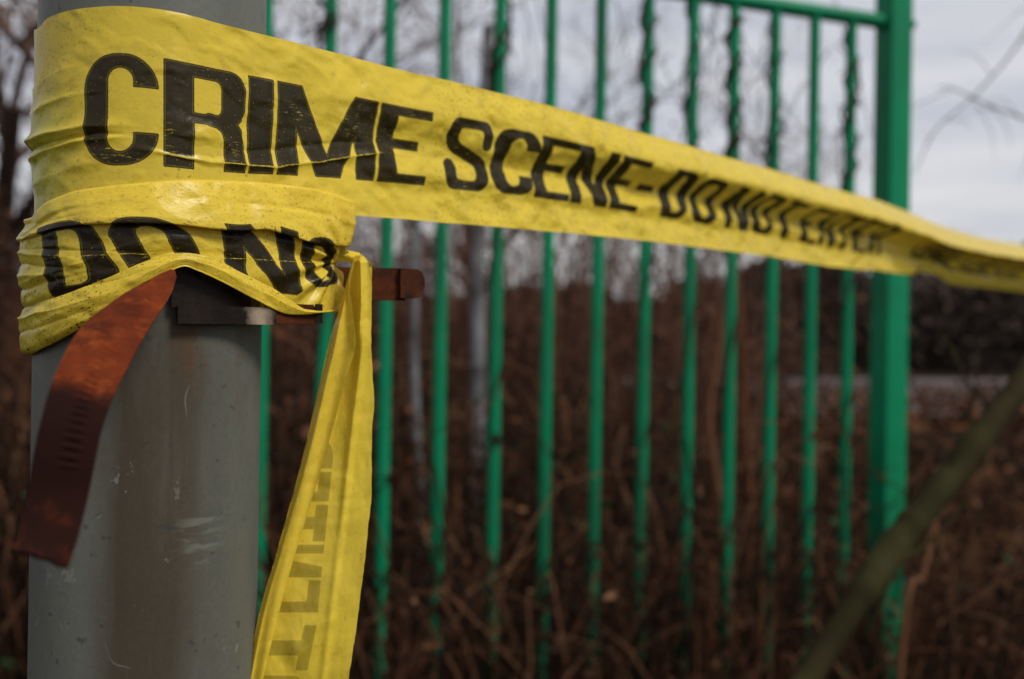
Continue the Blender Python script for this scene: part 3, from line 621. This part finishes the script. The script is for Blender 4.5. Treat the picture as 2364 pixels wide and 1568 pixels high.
bx_, bz_, bnx, bnz = bx_[mk], bz_[mk], bnx[mk], bnz[mk]; yv = np.linspace((CY - 704) / F * .385, (CY - 747) / F * .385, 14)
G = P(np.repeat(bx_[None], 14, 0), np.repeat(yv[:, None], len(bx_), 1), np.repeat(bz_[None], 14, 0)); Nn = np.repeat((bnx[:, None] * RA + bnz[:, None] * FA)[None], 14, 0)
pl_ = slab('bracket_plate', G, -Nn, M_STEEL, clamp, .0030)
glint_ = np.repeat(np.exp(-((CX + F * bx_ / bz_ - 602) / 40.)[None] ** 2), 14, 0).ravel(); wa = pl_.data.attributes.new('dark_or_glint', 'FLOAT', 'POINT'); wa.data.foreach_set('value', np.concatenate([glint_, glint_]).astype(np.float32) * .66)  # highlight painted into the plate's colour, fading to both sides
# flat lugs of the bracket running off to the right of the pole
def flat_bar(name, pts, ya, yb, thick, mat, rnd_end=False, n=60):
    """pts: list of (px, z) in plan; ya,yb heights in px at the first point's depth"""
    p = np.array(pts, float); t = np.linspace(0, 1, n); ks = np.linspace(0, 1, len(p)); px_ = np.interp(t, ks, p[:, 0]); z_ = np.interp(t, ks, p[:, 1])
    X_ = (px_ - CX) / F * z_; z0 = p[0, 1]
    Ya, Yb_ = (CY - ya) / F * z0, (CY - yb) / F * z0
    r_ = np.linspace(0, 1, 16); H_ = Ya - Yb_; sc_ = np.ones(n)
    if rnd_end:
        Xe = X_[-1]; rad_ = H_ / 2; dd_ = np.clip((X_ - (Xe - rad_ * .62)) / (rad_ * .62), 0, 1); sc_ = np.sqrt(np.clip(1 - dd_**2, .02, 1))
    Yr = (Ya + Yb_) / 2 + (0.5 - r_)[:, None] * H_ * sc_[None]
    G = P(np.repeat(X_[None], 16, 0), Yr, np.repeat(z_[None], 16, 0))
    tx_, tz_ = np.gradient(X_), np.gradient(z_); l_ = np.hypot(tx_, tz_); Nn = (-(tz_ / l_)[:, None] * RA + (tx_ / l_)[:, None] * FA)
    return slab(name, G, np.repeat(Nn[None], 16, 0), mat, clamp, thick)
flat_bar('bracket_lug', [(634, .418), (700, .432), (728, .438)], 700, 747, .0060, M_RUST)
flat_bar('lug_edge', [(728, .4375), (745, .4405)], 702, 746.5, .0070, M_STEEL)
flat_bar('rusty_bar', [(640, .452), (780, .4575), (936, .466)], 614.5, 691, .0034, M_RUST)
flat_bar('bar_end', [(925, .4625), (955, .4655), (981, .468)], 620, 688, .0050, M_RUST, True)
# ------------------------------------------------------------------ green fence
fence = empty('green_fence', tuple(P(0, -EYE, 2.1)))
tag(fence, 'green painted steel railing of upright round bars with a top rail and square end post', 'fence')
ZPOST = 2.4
def fence_z(x): return ZPOST * 745 / (745 + .132 * (2040 - x))
RAIL = EYE + .745 / 2.298 * ZPOST + .0
def vert_tube(px, z, r, z0, z1, bend=0, name='bar', mat=M_GREEN, par=fence, sides=20):
    b = P((px - CX) / F * z, 0, z)
    hs = np.linspace(z0, z1, 24); x = b[0] + 0 * hs
    if bend: x = x + bend * np.clip((EYE + .05 - hs), 0, 9) ** 1.0
    pth = np.stack([x, np.full(24, b[1]), hs], 1)
    V_, F_ = tubes([pth], [r], sides); return mesh_obj(name, V_, F_, mat, par)
BARS = [604, 752, 889, 1016, 1144, 1262, 1377, 1486, 1590, 1685, 1779, 1870, 1955]
for i, x in enumerate(BARS):
    vert_tube(x, fence_z(x), .0130, .05, RAIL - .01, -.035 if i == 1 else 0)
for i in range(1, 2): vert_tube(604 - 145 * i, fence_z(604 - 145 * i), .0140, .05, RAIL - .01)
def fpt(x, h): 
    z = fence_z(x); b = P((x - CX) / F * z, 0, z); return np.array((b[0], b[1], h))
V_, F_ = tubes([np.stack([fpt(x, RAIL) for x in np.linspace(330, 2046, 12)])], [.018], 24); mesh_obj('top_rail', V_, F_, M_GREEN, fence)
V_, F_ = tubes([np.stack([fpt(x, .16) for x in np.linspace(330, 2046, 12)])], [.018], 24); mesh_obj('bottom_rail', V_, F_, M_GREEN, fence)
fd = fpt(2046, 0) - fpt(400, 0); fd /= np.linalg.norm(fd); fn = np.array((fd[1], -fd[0], 0))
def sq_post(px, a, name='post', z1=2.75):
    c_ = fpt(px, 0); VS = []; bv = .006
    prof_ = []
    for sx_, sy_ in ((1, 1), (-1, 1), (-1, -1), (1, -1)):
        for q_ in range(5):
            an = math.atan2(sy_, sx_) + (q_ / 4 - .5) * math.pi / 2; prof_.append((sx_ * (a / 2 - bv) + bv * math.cos(an), sy_ * (a / 2 - bv) + bv * math.sin(an)))
    for h in (-.1, z1): VS += [c_ + fd * u_ + fn * w_ + np.array((0, 0, h)) for u_, w_ in prof_]
    n_ = len(prof_); o = mesh_obj(name, VS, grid_faces(2, n_, True), M_GREEN, fence)
    import bmesh
    bm = bmesh.new(); bm.from_mesh(o.data); bm.verts.ensure_lookup_table(); bm.faces.new([bm.verts[n_ + i] for i in range(n_)]); bmesh.ops.recalc_face_normals(bm, faces=bm.faces); bm.to_mesh(o.data); bm.free()
    m_ = o.modifiers.new('split', 'EDGE_SPLIT'); m_.split_angle = math.radians(60)
sq_post(2052, .064); sq_post(335, .064)
V_, F_ = tubes([np.stack([fpt(2060, RAIL + .005), fpt(2098, RAIL + .004)])], [.011], 10); mesh_obj('hinge_pin', V_, F_, M_GREEN, fence)
# ------------------------------------------------------------------ vines and stems
def helix(px, y_a, y_b, turns, r=.0215, wob=.3, seed=0):
    z = fence_z(px); b = P((px - CX) / F * z, 0, z); r0 = random.Random(seed)
    ha, hb = EYE + (CY - y_a) / F * z, EYE + (CY - y_b) / F * z; n = int(turns * 14) + 10; t = np.linspace(0, 1, n)
    ph = 2 * np.pi * turns * t + seed + .8 * np.sin(t * 9 + seed)
    rr_ = r * (1 + wob * np.abs(np.sin(t * 23 + seed)))
    return np.stack([b[0] + rr_ * np.cos(ph), b[1] + rr_ * np.sin(ph), ha + (hb - ha) * t], 1)
VL = [(745, -20, 160, 1.6, .006, 'thick brown vine winding round the second green bar from the grey pole'), (1144, -40, 260, 1.2, .007, 'dark vine on the fence bar above the letters SCENE'),
      (1486, -20, 320, 2.6, .0050, 'dark vine twisting up the eighth green bar, under the start of the top rail'), (1590, -10, 420, 2.2, .0045, 'thin vine twisting up the ninth green bar'),
      (1685, 20, 430, 4.5, .0070, 'thickest dark vine, hiding most of the tenth green bar'), (1779, 40, 440, 2.7, .0040, 'thin vine twisting up the eleventh green bar'), (1955, 50, 470, 3.6, .0056, 'dark vine twisting up the last green bar before the square post')]
for i, (px, a_, b_, tn, r_, lb) in enumerate(VL):
    hp = helix(px, b_, a_, tn, .0145, .25, seed=i); ps = [hp, helix(px, b_ - 30, a_ + 20, tn * .6, .016, .4, seed=i + 40)]
    for j in range(9):
        k0 = hp[rnd.randrange(4, len(hp) - 2)]; ps.append(spline([k0, k0 + np.array((rnd.uniform(-.02, .02), rnd.uniform(-.02, .02), rnd.uniform(-.02, .03))), k0 + np.array((rnd.uniform(-.05, .05), rnd.uniform(-.03, .03), rnd.uniform(-.06, .04)))], 6))
    low_ = helix(px, 1600, b_, 3.2, .0155, .15, seed=i)
    rv = r_ * (.5 + .75 * np.abs(vn(np.arange(len(hp)) / 3., i, 2)))
    V_, F_ = tubes(ps + [low_], [rv, r_ * .55] + [.0016] * 9 + [r_ * .4], 6)
    tag(mesh_obj('climbing_vine', V_, F_, M_VINE), lb, 'vine', 'vines twisting up the green bars')
ps, rs = [], []
for i in range(46):
    x = rng.uniform(1150, 1960); y = rng.uniform(60, 430); k0 = W(x, y, rng.uniform(2.6, 3.3)); e1 = np.array((rng.normal(0, .05), rng.normal(0, .04), -rng.uniform(.05, .22))); e2 = e1 + (rng.normal(0, .08), rng.normal(0, .05), -rng.uniform(-.03, .12))
    ps.append(spline([k0 - e1 * .8, k0, k0 + e1, k0 + e2], 12)); rs.append(np.linspace(.0022, .0008, 12))
V_, F_ = tubes(ps, rs, 3); tag(mesh_obj('hanging_tendrils', V_, F_, M_VINE), 'wispy dry tendrils hanging behind the upper part of the green bars', 'tendrils', kind='stuff')
# green slanting stem in front of the fence
sp_ = spline([W(2470, 730, 1.5), W(2364, 880, 1.45), W(2300, 962, 1.42), W(2200, 1092, 1.38), W(2125, 1188, 1.35), W(2052, 1278, 1.33), W(1990, 1372, 1.3), W(1900, 1510, 1.27), W(1800, 1680, 1.22)], 90)
base_ = sp_[-1].copy(); base_[2] = 0; base_ += (-.25, -.02, 0); sp_ = np.vstack([sp_, spline([sp_[-1], (sp_[-1] + base_) / 2 + (-.05, 0, -.1), base_], 20)[1:]])
rad_ = .0190 + .006 * vn(np.arange(len(sp_)) / 6., 1, 3) + .003 * np.exp(-((np.arange(len(sp_)) % 19 - 9) / 1.6) ** 2)
V_, F_ = tubes([sp_, spline([sp_[40], sp_[40] + (.05, .01, .09), sp_[40] + (.07, .02, .2)], 10), spline([sp_[22], sp_[22] + (-.04, .01, .05), sp_[22] + (-.09, .02, .16)], 10), spline([sp_[60], sp_[60] + (.06, .0, .03), sp_[60] + (.13, .01, .10)], 10)], [rad_, np.linspace(.004, .001, 10), np.linspace(.004, .001, 10), np.linspace(.005, .001, 10)], 12)
tag(mesh_obj('slanting_sapling', V_, F_, M_OLIVE), 'thick olive green stem slanting across the lower right in front of the square post', 'sapling')
def stalk(pts, r, mat, name, lb, cat='stem', ground=True, group=None):
    p = [W(*q_) for q_ in pts]
    if ground:
        g0 = p[0].copy(); g0[2] = 0; g0[0] -= .05; p = [g0] + p
    s_ = spline(p, 8 * len(p)); V__, F__ = tubes([s_], [np.linspace(r, r * .35, len(s_))], 7)
    return tag(mesh_obj(name, V__, F__, mat, attrs=dict(shade=np.full(len(V__), .62))), lb, cat, group)
stalk([(1588, 1455, 2.3), (1625, 1350, 2.32), (1660, 1290, 2.34), (1700, 1240, 2.36)], .010, M_STALK, 'dry_stalk', 'pale broken dry stalk leaning right between the green bars near the bottom', ground=False)
stalk([(2085, 1470, 1.9), (2130, 1330, 1.92), (2160, 1200, 1.95), (2165, 1150, 1.96)], .008, M_STALK, 'dry_stalk', 'pale curved dry stalk just right of the square green post')
stalk([(1640, 1400, 2.75), (1655, 1150, 2.75), (1635, 960, 2.78), (1660, 800, 2.8), (1690, 560, 2.85)], .020, M_BRAM, 'bramble_cane', 'tall reddish brown cane behind the ninth and tenth green bars')
stalk([(1730, 1300, 2.9), (1722, 1000, 2.9), (1715, 800, 2.9), (1700, 600, 2.95)], .014, M_DEAD, 'bramble_cane', 'ochre upright cane behind the tenth and eleventh green bars')
def pole_thing(px_t, px_b, yt, z, r, lb, name, mat):
    t_ = W(px_t, yt, z); b_ = W(px_b, 1150, z); d_ = (b_ - t_); b_ = t_ + d_ * (t_[2] / -d_[2]) if d_[2] < 0 else b_
    s_ = spline([b_, (b_ * .6 + t_ * .4) + (.01, 0, 0), (b_ * .3 + t_ * .7) - (.012, 0, 0), t_], 40); V__, F__ = tubes([s_], [r * (1 + .15 * vn(np.arange(40) / 3., 1, 2)) * np.linspace(1.1, .75, 40)], 12)
    return tag(mesh_obj(name, V__, F__, mat), lb, 'tree' if name == 'sapling' else 'post')
pole_thing(962, 968, 470, 3.3, .017, 'slim pale grey post standing behind the fence, between the third and fourth bars', 'thin_post', M_PALE)
pole_thing(1128, 1092, 60, 3.8, .030, 'slender pale grey sapling trunk beside the fifth bar of the fence', 'sapling', M_PALE)
# ------------------------------------------------------------------ ground, path
def ground_h(x, y):
    return -.02 + .05 * np.sin(x * .7 + .3) * np.sin(y * .5) * sstep(y, 1, 4) - 0 * x
gx = np.concatenate([-np.geomspace(900, 8, 26), np.linspace(-7, 7, 30), np.geomspace(8, 900, 26)]); gy = np.concatenate([np.linspace(-30, 30, 80), np.geomspace(33, 1400, 30)])
GXX, GYY = np.meshgrid(gx, gy, indexing='ij')
o = mesh_obj('ground', np.stack([GXX, GYY, ground_h(GXX, GYY)], -1), grid_faces(*GXX.shape), M_SOIL); tag(o, kind='structure')
# pale path crossing behind, to the right
pc = spline([(4, 30, 0), (14, 34, 0), (28, 38, 0), (60, 40, 0), (120, 44, 0)], 40); 
L1 = np.stack([pc[:, 0], pc[:, 1] - 11, 0 * pc[:, 0] + .045], 1); L2 = np.stack([pc[:, 0], pc[:, 1] + 9, 0 * pc[:, 0] + .045], 1)
o = mesh_obj('path', np.stack([L1, (L1 * 2 + L2) / 3, (L1 + 2 * L2) / 3, L2]), grid_faces(4, 40), M_ROAD); tag(o, kind='structure')
# ------------------------------------------------------------------ undergrowth: brambles behind the fence
def arch_stems(n, xr_, yr_, hmin, hmax, lean, r0, dens=None, seg=9):
    ps, rs = [], []
    for i in range(n):
        y = rng.uniform(*yr_); x = rng.uniform(xr_[0] * y, xr_[1] * y); h = rng.uniform(hmin, hmax) * (dens(x, y) if dens else 1)
        a = rng.uniform(0, 2 * np.pi); l = rng.uniform(.15, 1) * lean; d_ = np.array((math.cos(a) * l, math.sin(a) * l * .5, 0))
        t = np.linspace(0, 1, seg)[:, None]
        p = np.array((x, y, 0)) + d_ * t**1.5 + np.array((0, 0, 1.)) * h * (t * (1.9 - .9 * t) if rng.random() < .6 else np.sin(t * 2.4) * 1.0)
        p = p + rng.normal(0, .02, p.shape) * (1 + t); p[:, 1] = np.maximum(p[:, 1], 2.62 if True else 0)
        ps.append(p); rs.append(np.linspace(r0 * rng.uniform(.6, 1.4), r0 * .35, seg))
    return ps, rs
def leaves(c, size, flat=.5):
    """c: (n,3) centres -> bent diamond leaves (two triangles-quads)"""
    n = len(c); a = rng.normal(size=(n, 3)); a /= np.linalg.norm(a, axis=1, keepdims=True); b = np.cross(a, rng.normal(size=(n, 3))); b /= np.linalg.norm(b, axis=1, keepdims=True)
    s = size * rng.uniform(.6, 1.3, (n, 1))
    V_ = np.stack([c - a * s, c + b * s * flat, c + a * s, c - b * s * flat], 1).reshape(-1, 3)
    return V_, np.arange(4 * n).reshape(n, 4)
def join(*vf):
    off = 0; VS, FS = [], []
    for v_, f_ in vf: VS.append(v_); FS.append(f_ + off); off += len(v_)
    return np.concatenate(VS), np.concatenate(FS)
def edge_h(x, y):    # thicket is tallest on the left and sinks away to the right
    t = x / y; return float(np.interp(t, [-.6, -.35, -.1, .12, .25, .33, .6], [1.12, 1.08, 1.05, .98, .70, .55, .50]))
ps, rs = arch_stems(2600, (-.62, .62), (2.65, 4.6), .5, 1.35, .9, .0065, edge_h)
ps2, rs2 = arch_stems(1500, (-.62, .62), (4.6, 9), .7, 1.55, 1.2, .010, edge_h)
V_, F_ = tubes(ps + ps2, rs + rs2, 3)
tag(mesh_obj('bramble_thicket', V_, F_, M_BRAM, attrs=dict(shade=shades(ps + ps2, 3))), 'tangled mass of bare brown bramble stems behind the fence', 'brambles', kind='stuff')
allp = np.concatenate(ps + ps2); lc = allp[rng.integers(0, len(allp), 15000)] + rng.normal(0, .05, (15000, 3)); lc[:, 1] = np.maximum(lc[:, 1], 2.62); lc[:, 2] = np.abs(lc[:, 2])
V_, F_ = leaves(lc, .022); tag(mesh_obj('dead_leaves', V_, F_, M_DEAD, attrs=dict(shade=leaf_shades(len(lc)))), 'withered reddish brown leaves clinging through the brambles', 'leaves', kind='stuff')
lc = allp[rng.integers(0, len(allp), 2600)] + rng.normal(0, .05, (2600, 3)); lc[:, 1] = np.maximum(lc[:, 1], 2.62); lc = lc[lc[:, 2] < 1.15]
V_, F_ = leaves(lc, .028); tag(mesh_obj('bramble_leaves', V_, F_, M_LEAF), 'scattered dull green bramble leaves low behind the fence', 'leaves', kind='stuff')
# some stems in front of and through the bars near the ground
ps, rs = [], []
for i in range(1000):
    x = rng.uniform(560, 2350); z = fence_z(min(x, 2300)) - rng.uniform(-.2, .28); b = P((x - CX) / F * z, 0, z); h = rng.uniform(.6, 1.12) * (1 if i % 6 else 1.2)
    a = rng.uniform(-1, 1); t = np.linspace(0, 1, 9)[:, None]
    p = np.array((b[0], b[1], 0)) + np.array((a * .5, rng.uniform(-.1, .1), 0)) * t**1.6 + np.array((0, 0, h)) * np.sin(t * rng.uniform(1.4, 2.3)); p += rng.normal(0, .012, p.shape)
    ps.append(p); rs.append(np.linspace(.0045, .0015, 9))
V_, F_ = tubes(ps, rs, 4); fl_ = np.concatenate(ps); lc = fl_[rng.integers(0, len(fl_), 1600)] + rng.normal(0, .03, (1600, 3))
tag(mesh_obj('bramble_stems', *join((V_, F_), leaves(lc, .016)), M_BRAM, attrs=dict(shade=np.concatenate([shades(ps, 4), leaf_shades(len(lc))]))), 'bramble stems and dry leaves growing up through the foot of the fence', 'brambles', kind='stuff')
ps, rs = [], []
for i in range(650):
    y = rng.uniform(2.62, 4.2); x = rng.uniform(-.3, .62) * y; h = rng.uniform(.5, 1.15) * (.8 if x / y > .3 else 1); t = np.linspace(0, 1, 8)[:, None]; a = rng.uniform(-.5, .5)
    p = np.array((x, y, 0)) + np.array((a, rng.uniform(-.05, .15), 0)) * t ** 2 + np.array((0, 0, h)) * t * (1.25 - .25 * t); p += rng.normal(0, .008, p.shape); ps.append(p); rs.append(np.linspace(.004, .0012, 8) * rng.uniform(.6, 1.6))
V_, F_ = tubes(ps, rs, 3); tag(mesh_obj('dry_grass', V_, F_, M_STALK), 'pale straw coloured dry stems standing among the brambles', 'grass', kind='stuff')
ps, rs = [], []
for i in range(2600):
    y = rng.uniform(2.2, 7.0); x = -rng.uniform(.40, .66) * y; h = rng.uniform(.25, .62) * (.6 + .12 * y); t = np.linspace(0, 1, 6)[:, None]
    p = np.array((x, y, 0)) + np.array((rng.normal(0, .16), rng.normal(0, .1), 0)) * t ** 2 + np.array((0, 0, h)) * t; ps.append(p); rs.append(np.linspace(.006, .0012, 6))
V_, F_ = tubes(ps, rs, 3); tag(mesh_obj('rough_green_grass', V_, F_, M_LEAF), 'rough dark green grass left of the grey pole', 'grass', kind='stuff')
# leafy brown beech-like scrub, higher, farther: lets the sky through
ps, rs = arch_stems(1300, (-.7, .26), (6, 13), 1.5, 2.75, 1.3, .009, lambda x, y: float(np.interp(x / y, [-.6, -.3, .0, .12, .2, .26], [1.12, 1.03, 1.06, 1.08, 1.05, .75])), 10)
V_, F_ = tubes(ps, rs, 3); hp_ = np.concatenate(ps); lc = hp_[rng.integers(0, len(hp_), 42000)] + rng.normal(0, .14, (42000, 3)); lc[:, 2] = np.abs(lc[:, 2])
tag(mesh_obj('brown_scrub', *join((V_, F_), leaves(lc, .024)), M_SCRUB, attrs=dict(shade=np.concatenate([shades(ps, 3, 1), leaf_shades(len(lc), 1)]))), 'hazy brown winter scrub with dead leaves against the sky', 'scrub', kind='stuff')
# ------------------------------------------------------------------ bare trees
def bare_tree(base, height, seed, label, lean=(0, 0), r0=.09, twig=6, spread=.75, leafy=0):
    r1 = np.random.default_rng(seed); P_t, R_t, P_c, R_c, ends = [], [], [], [], []
    def grow(p, d_, ln, r, lvl):
        n = 6; pts = [p]; q_ = p.copy(); dd_ = d_.copy()
        for i in range(n):
            dd_ = dd_ + r1.normal(0, .13, 3) + np.array((0, 0, .02)); dd_ /= np.linalg.norm(dd_); q_ = q_ + dd_ * ln / n; pts.append(q_)
        pts = np.array(pts); rr_ = np.linspace(r, r * .55, n + 1)
        (P_t if lvl < 2 else P_c).append(pts); (R_t if lvl < 2 else R_c).append(rr_)
        if lvl >= 4: ends.append(pts); return
        kids = (7, 6, 5, twig)[lvl]
        for k_ in range(kids):
            i = int(r1.integers(2, n + 1)) if lvl else int(r1.integers(2, n + 1)); nd_ = dd_ * .6 + r1.normal(0, spread, 3); nd_[2] += .25 if lvl < 2 else .05; nd_ /= np.linalg.norm(nd_)
            grow(pts[i], nd_, ln * r1.uniform(.42, .7), rr_[i] * r1.uniform(.4, .62), lvl + 1)
    grow(np.array(base, float), np.array((lean[0], lean[1], 1.)), height * .5, r0, 0)
    t_ = empty('bare_tree', tuple(base)); tag(t_, label, 'tree')
    V_, F_ = tubes(P_t, R_t, 7); mesh_obj('trunk', V_, F_, M_BARK, t_)
    V_, F_ = tubes(P_c, [np.maximum(r_, .0022) for r_ in R_c], 3)
    if leafy:
        cc_ = np.concatenate(P_c); lc_ = cc_[r1.integers(0, len(cc_), leafy)] + r1.normal(0, .05, (leafy, 3)); V_, F_ = join((V_, F_), leaves(lc_, .03))
    mesh_obj('crown', V_, F_, M_TWIG, t_)
bare_tree((-4.3, 8.3, 0), 7.0, 3, 'bare brown tree left of the grey pole, its limb crossing the left edge', (.05, 0), .11, 5, leafy=1500)
bare_tree((-1.6, 9.5, 0), 8.0, 8, 'dense bare tree with fine twigs just right of the grey pole', (.05, 0), .10, 6, leafy=1500)
bare_tree((.2, 12.0, 0), 8.2, 15, 'bare tree behind the middle bars of the fence', (-.05, 0), .10, 6, leafy=800)
bare_tree((2.9, 13.0, 0), 7.4, 21, 'slight bare tree with sparse twigs behind the bars nearest the square post', (.02, 0), .06, 4)
# branch reaching into the sky at the right
def bough(pts, r, lb):
    s_ = spline([W(*q_) for q_ in pts], 40); ps_ = [s_]; rs_ = [np.linspace(r, r * .4, 40)]
    for j in range(9):
        k_ = s_[rnd.randrange(5, 39)]; e1 = np.array((rnd.uniform(-.3, .3), rnd.uniform(-.2, .2), rnd.uniform(-.3, .25))); ps_.append(spline([k_, k_ + e1 * .6 + (.02, 0, .03), k_ + e1], 6)); rs_.append(np.linspace(r * .4, r * .12, 6))
    V__, F__ = tubes(ps_, rs_, 5); tag(mesh_obj('tree_branch', V__, F__, M_TWIG), lb, 'branch')
bough([(2480, -120, 4.4), (2400, 20, 4.4), (2330, 130, 4.4), (2240, 230, 4.45), (2160, 300, 4.5), (2110, 400, 4.5)], .0062, 'thin blurred branch running diagonally down the sky right of the square post')
bough([(2520, 310, 4.2), (2400, 285, 4.2), (2290, 245, 4.2), (2200, 205, 4.25), (2165, 205, 4.25)], .0058, 'thin blurred branch reaching in level from the right edge of the sky')
bough([(-140, -260, 3.0), (-50, -60, 3.0), (10, 60, 3.0), (60, 120, 3.05), (150, 190, 3.1), (300, 260, 3.2)], .020, 'dark crooked branch crossing the top left corner beside the grey pole')
# ------------------------------------------------------------------ far dark tree belt to the right and low hill
def belt(x0, x1, y, hk, n, name, lb, mat, size):
    x = rng.uniform(x0, x1, n); h = np.interp(x, [k_[0] for k_ in hk], [k_[1] for k_ in hk]) * (1 + .12 * np.sin(x * .45) + .07 * np.sin(x * 1.3 + 1)); z = h * rng.uniform(0, 1, n) ** .6
    c_ = np.stack([x, y + rng.normal(0, 2.5, n), z], 1); V__, F__ = leaves(c_, size, .8)
    xs_ = np.linspace(x0, x1, 160); hb_ = np.interp(xs_, [k_[0] for k_ in hk], [k_[1] for k_ in hk]) * (.93 + .12 * np.sin(xs_ * .45) + .07 * np.sin(xs_ * 1.3 + 1))
    tl = np.linspace(0, 1, 9)[:, None]; core = np.stack([np.repeat(xs_[None], 9, 0), y + 3.5 * (1 - 2 * np.abs(tl - .5)) * -1 + 7 * tl - 1 + 0 * xs_[None], np.sin(np.pi * np.clip(tl * 1.0, 0, 1)) ** .35 * hb_[None]], -1)
    core[..., 1] = y + 6 * tl + 0 * xs_[None]; V__, F__ = join((V__, F__), (core.reshape(-1, 3), grid_faces(9, 160))); tag(mesh_obj(name, V__, F__, mat), lb, 'trees', kind='stuff')
belt(10, 120, 62, [(10, 5.6), (22, 6.2), (30, 6.6), (36, 8.2), (60, 9)], 90000, 'far_woodland', 'dark distant woodland seen right of the square post', M_HEDGE, .22)
belt(-90, 16, 75, [(-90, 6), (-20, 5), (10, 4.6), (16, 5)], 14000, 'far_treeline', 'low dark treeline far behind the scrub', M_HEDGE, .7)
lc = np.stack([rng.uniform(1.2, 34, 30000), rng.uniform(5, 29, 30000), rng.random(30000) ** 2 * .55], 1); lc = lc[(lc[:, 0] / lc[:, 1] > .12) & (lc[:, 0] / lc[:, 1] < .8)]
V_, F_ = leaves(lc, .09); tag(mesh_obj('rough_grass', V_, F_, M_DEAD, attrs=dict(shade=leaf_shades(len(lc), 1.1))), 'low brown winter growth between the fence and the far path', 'undergrowth', kind='stuff')
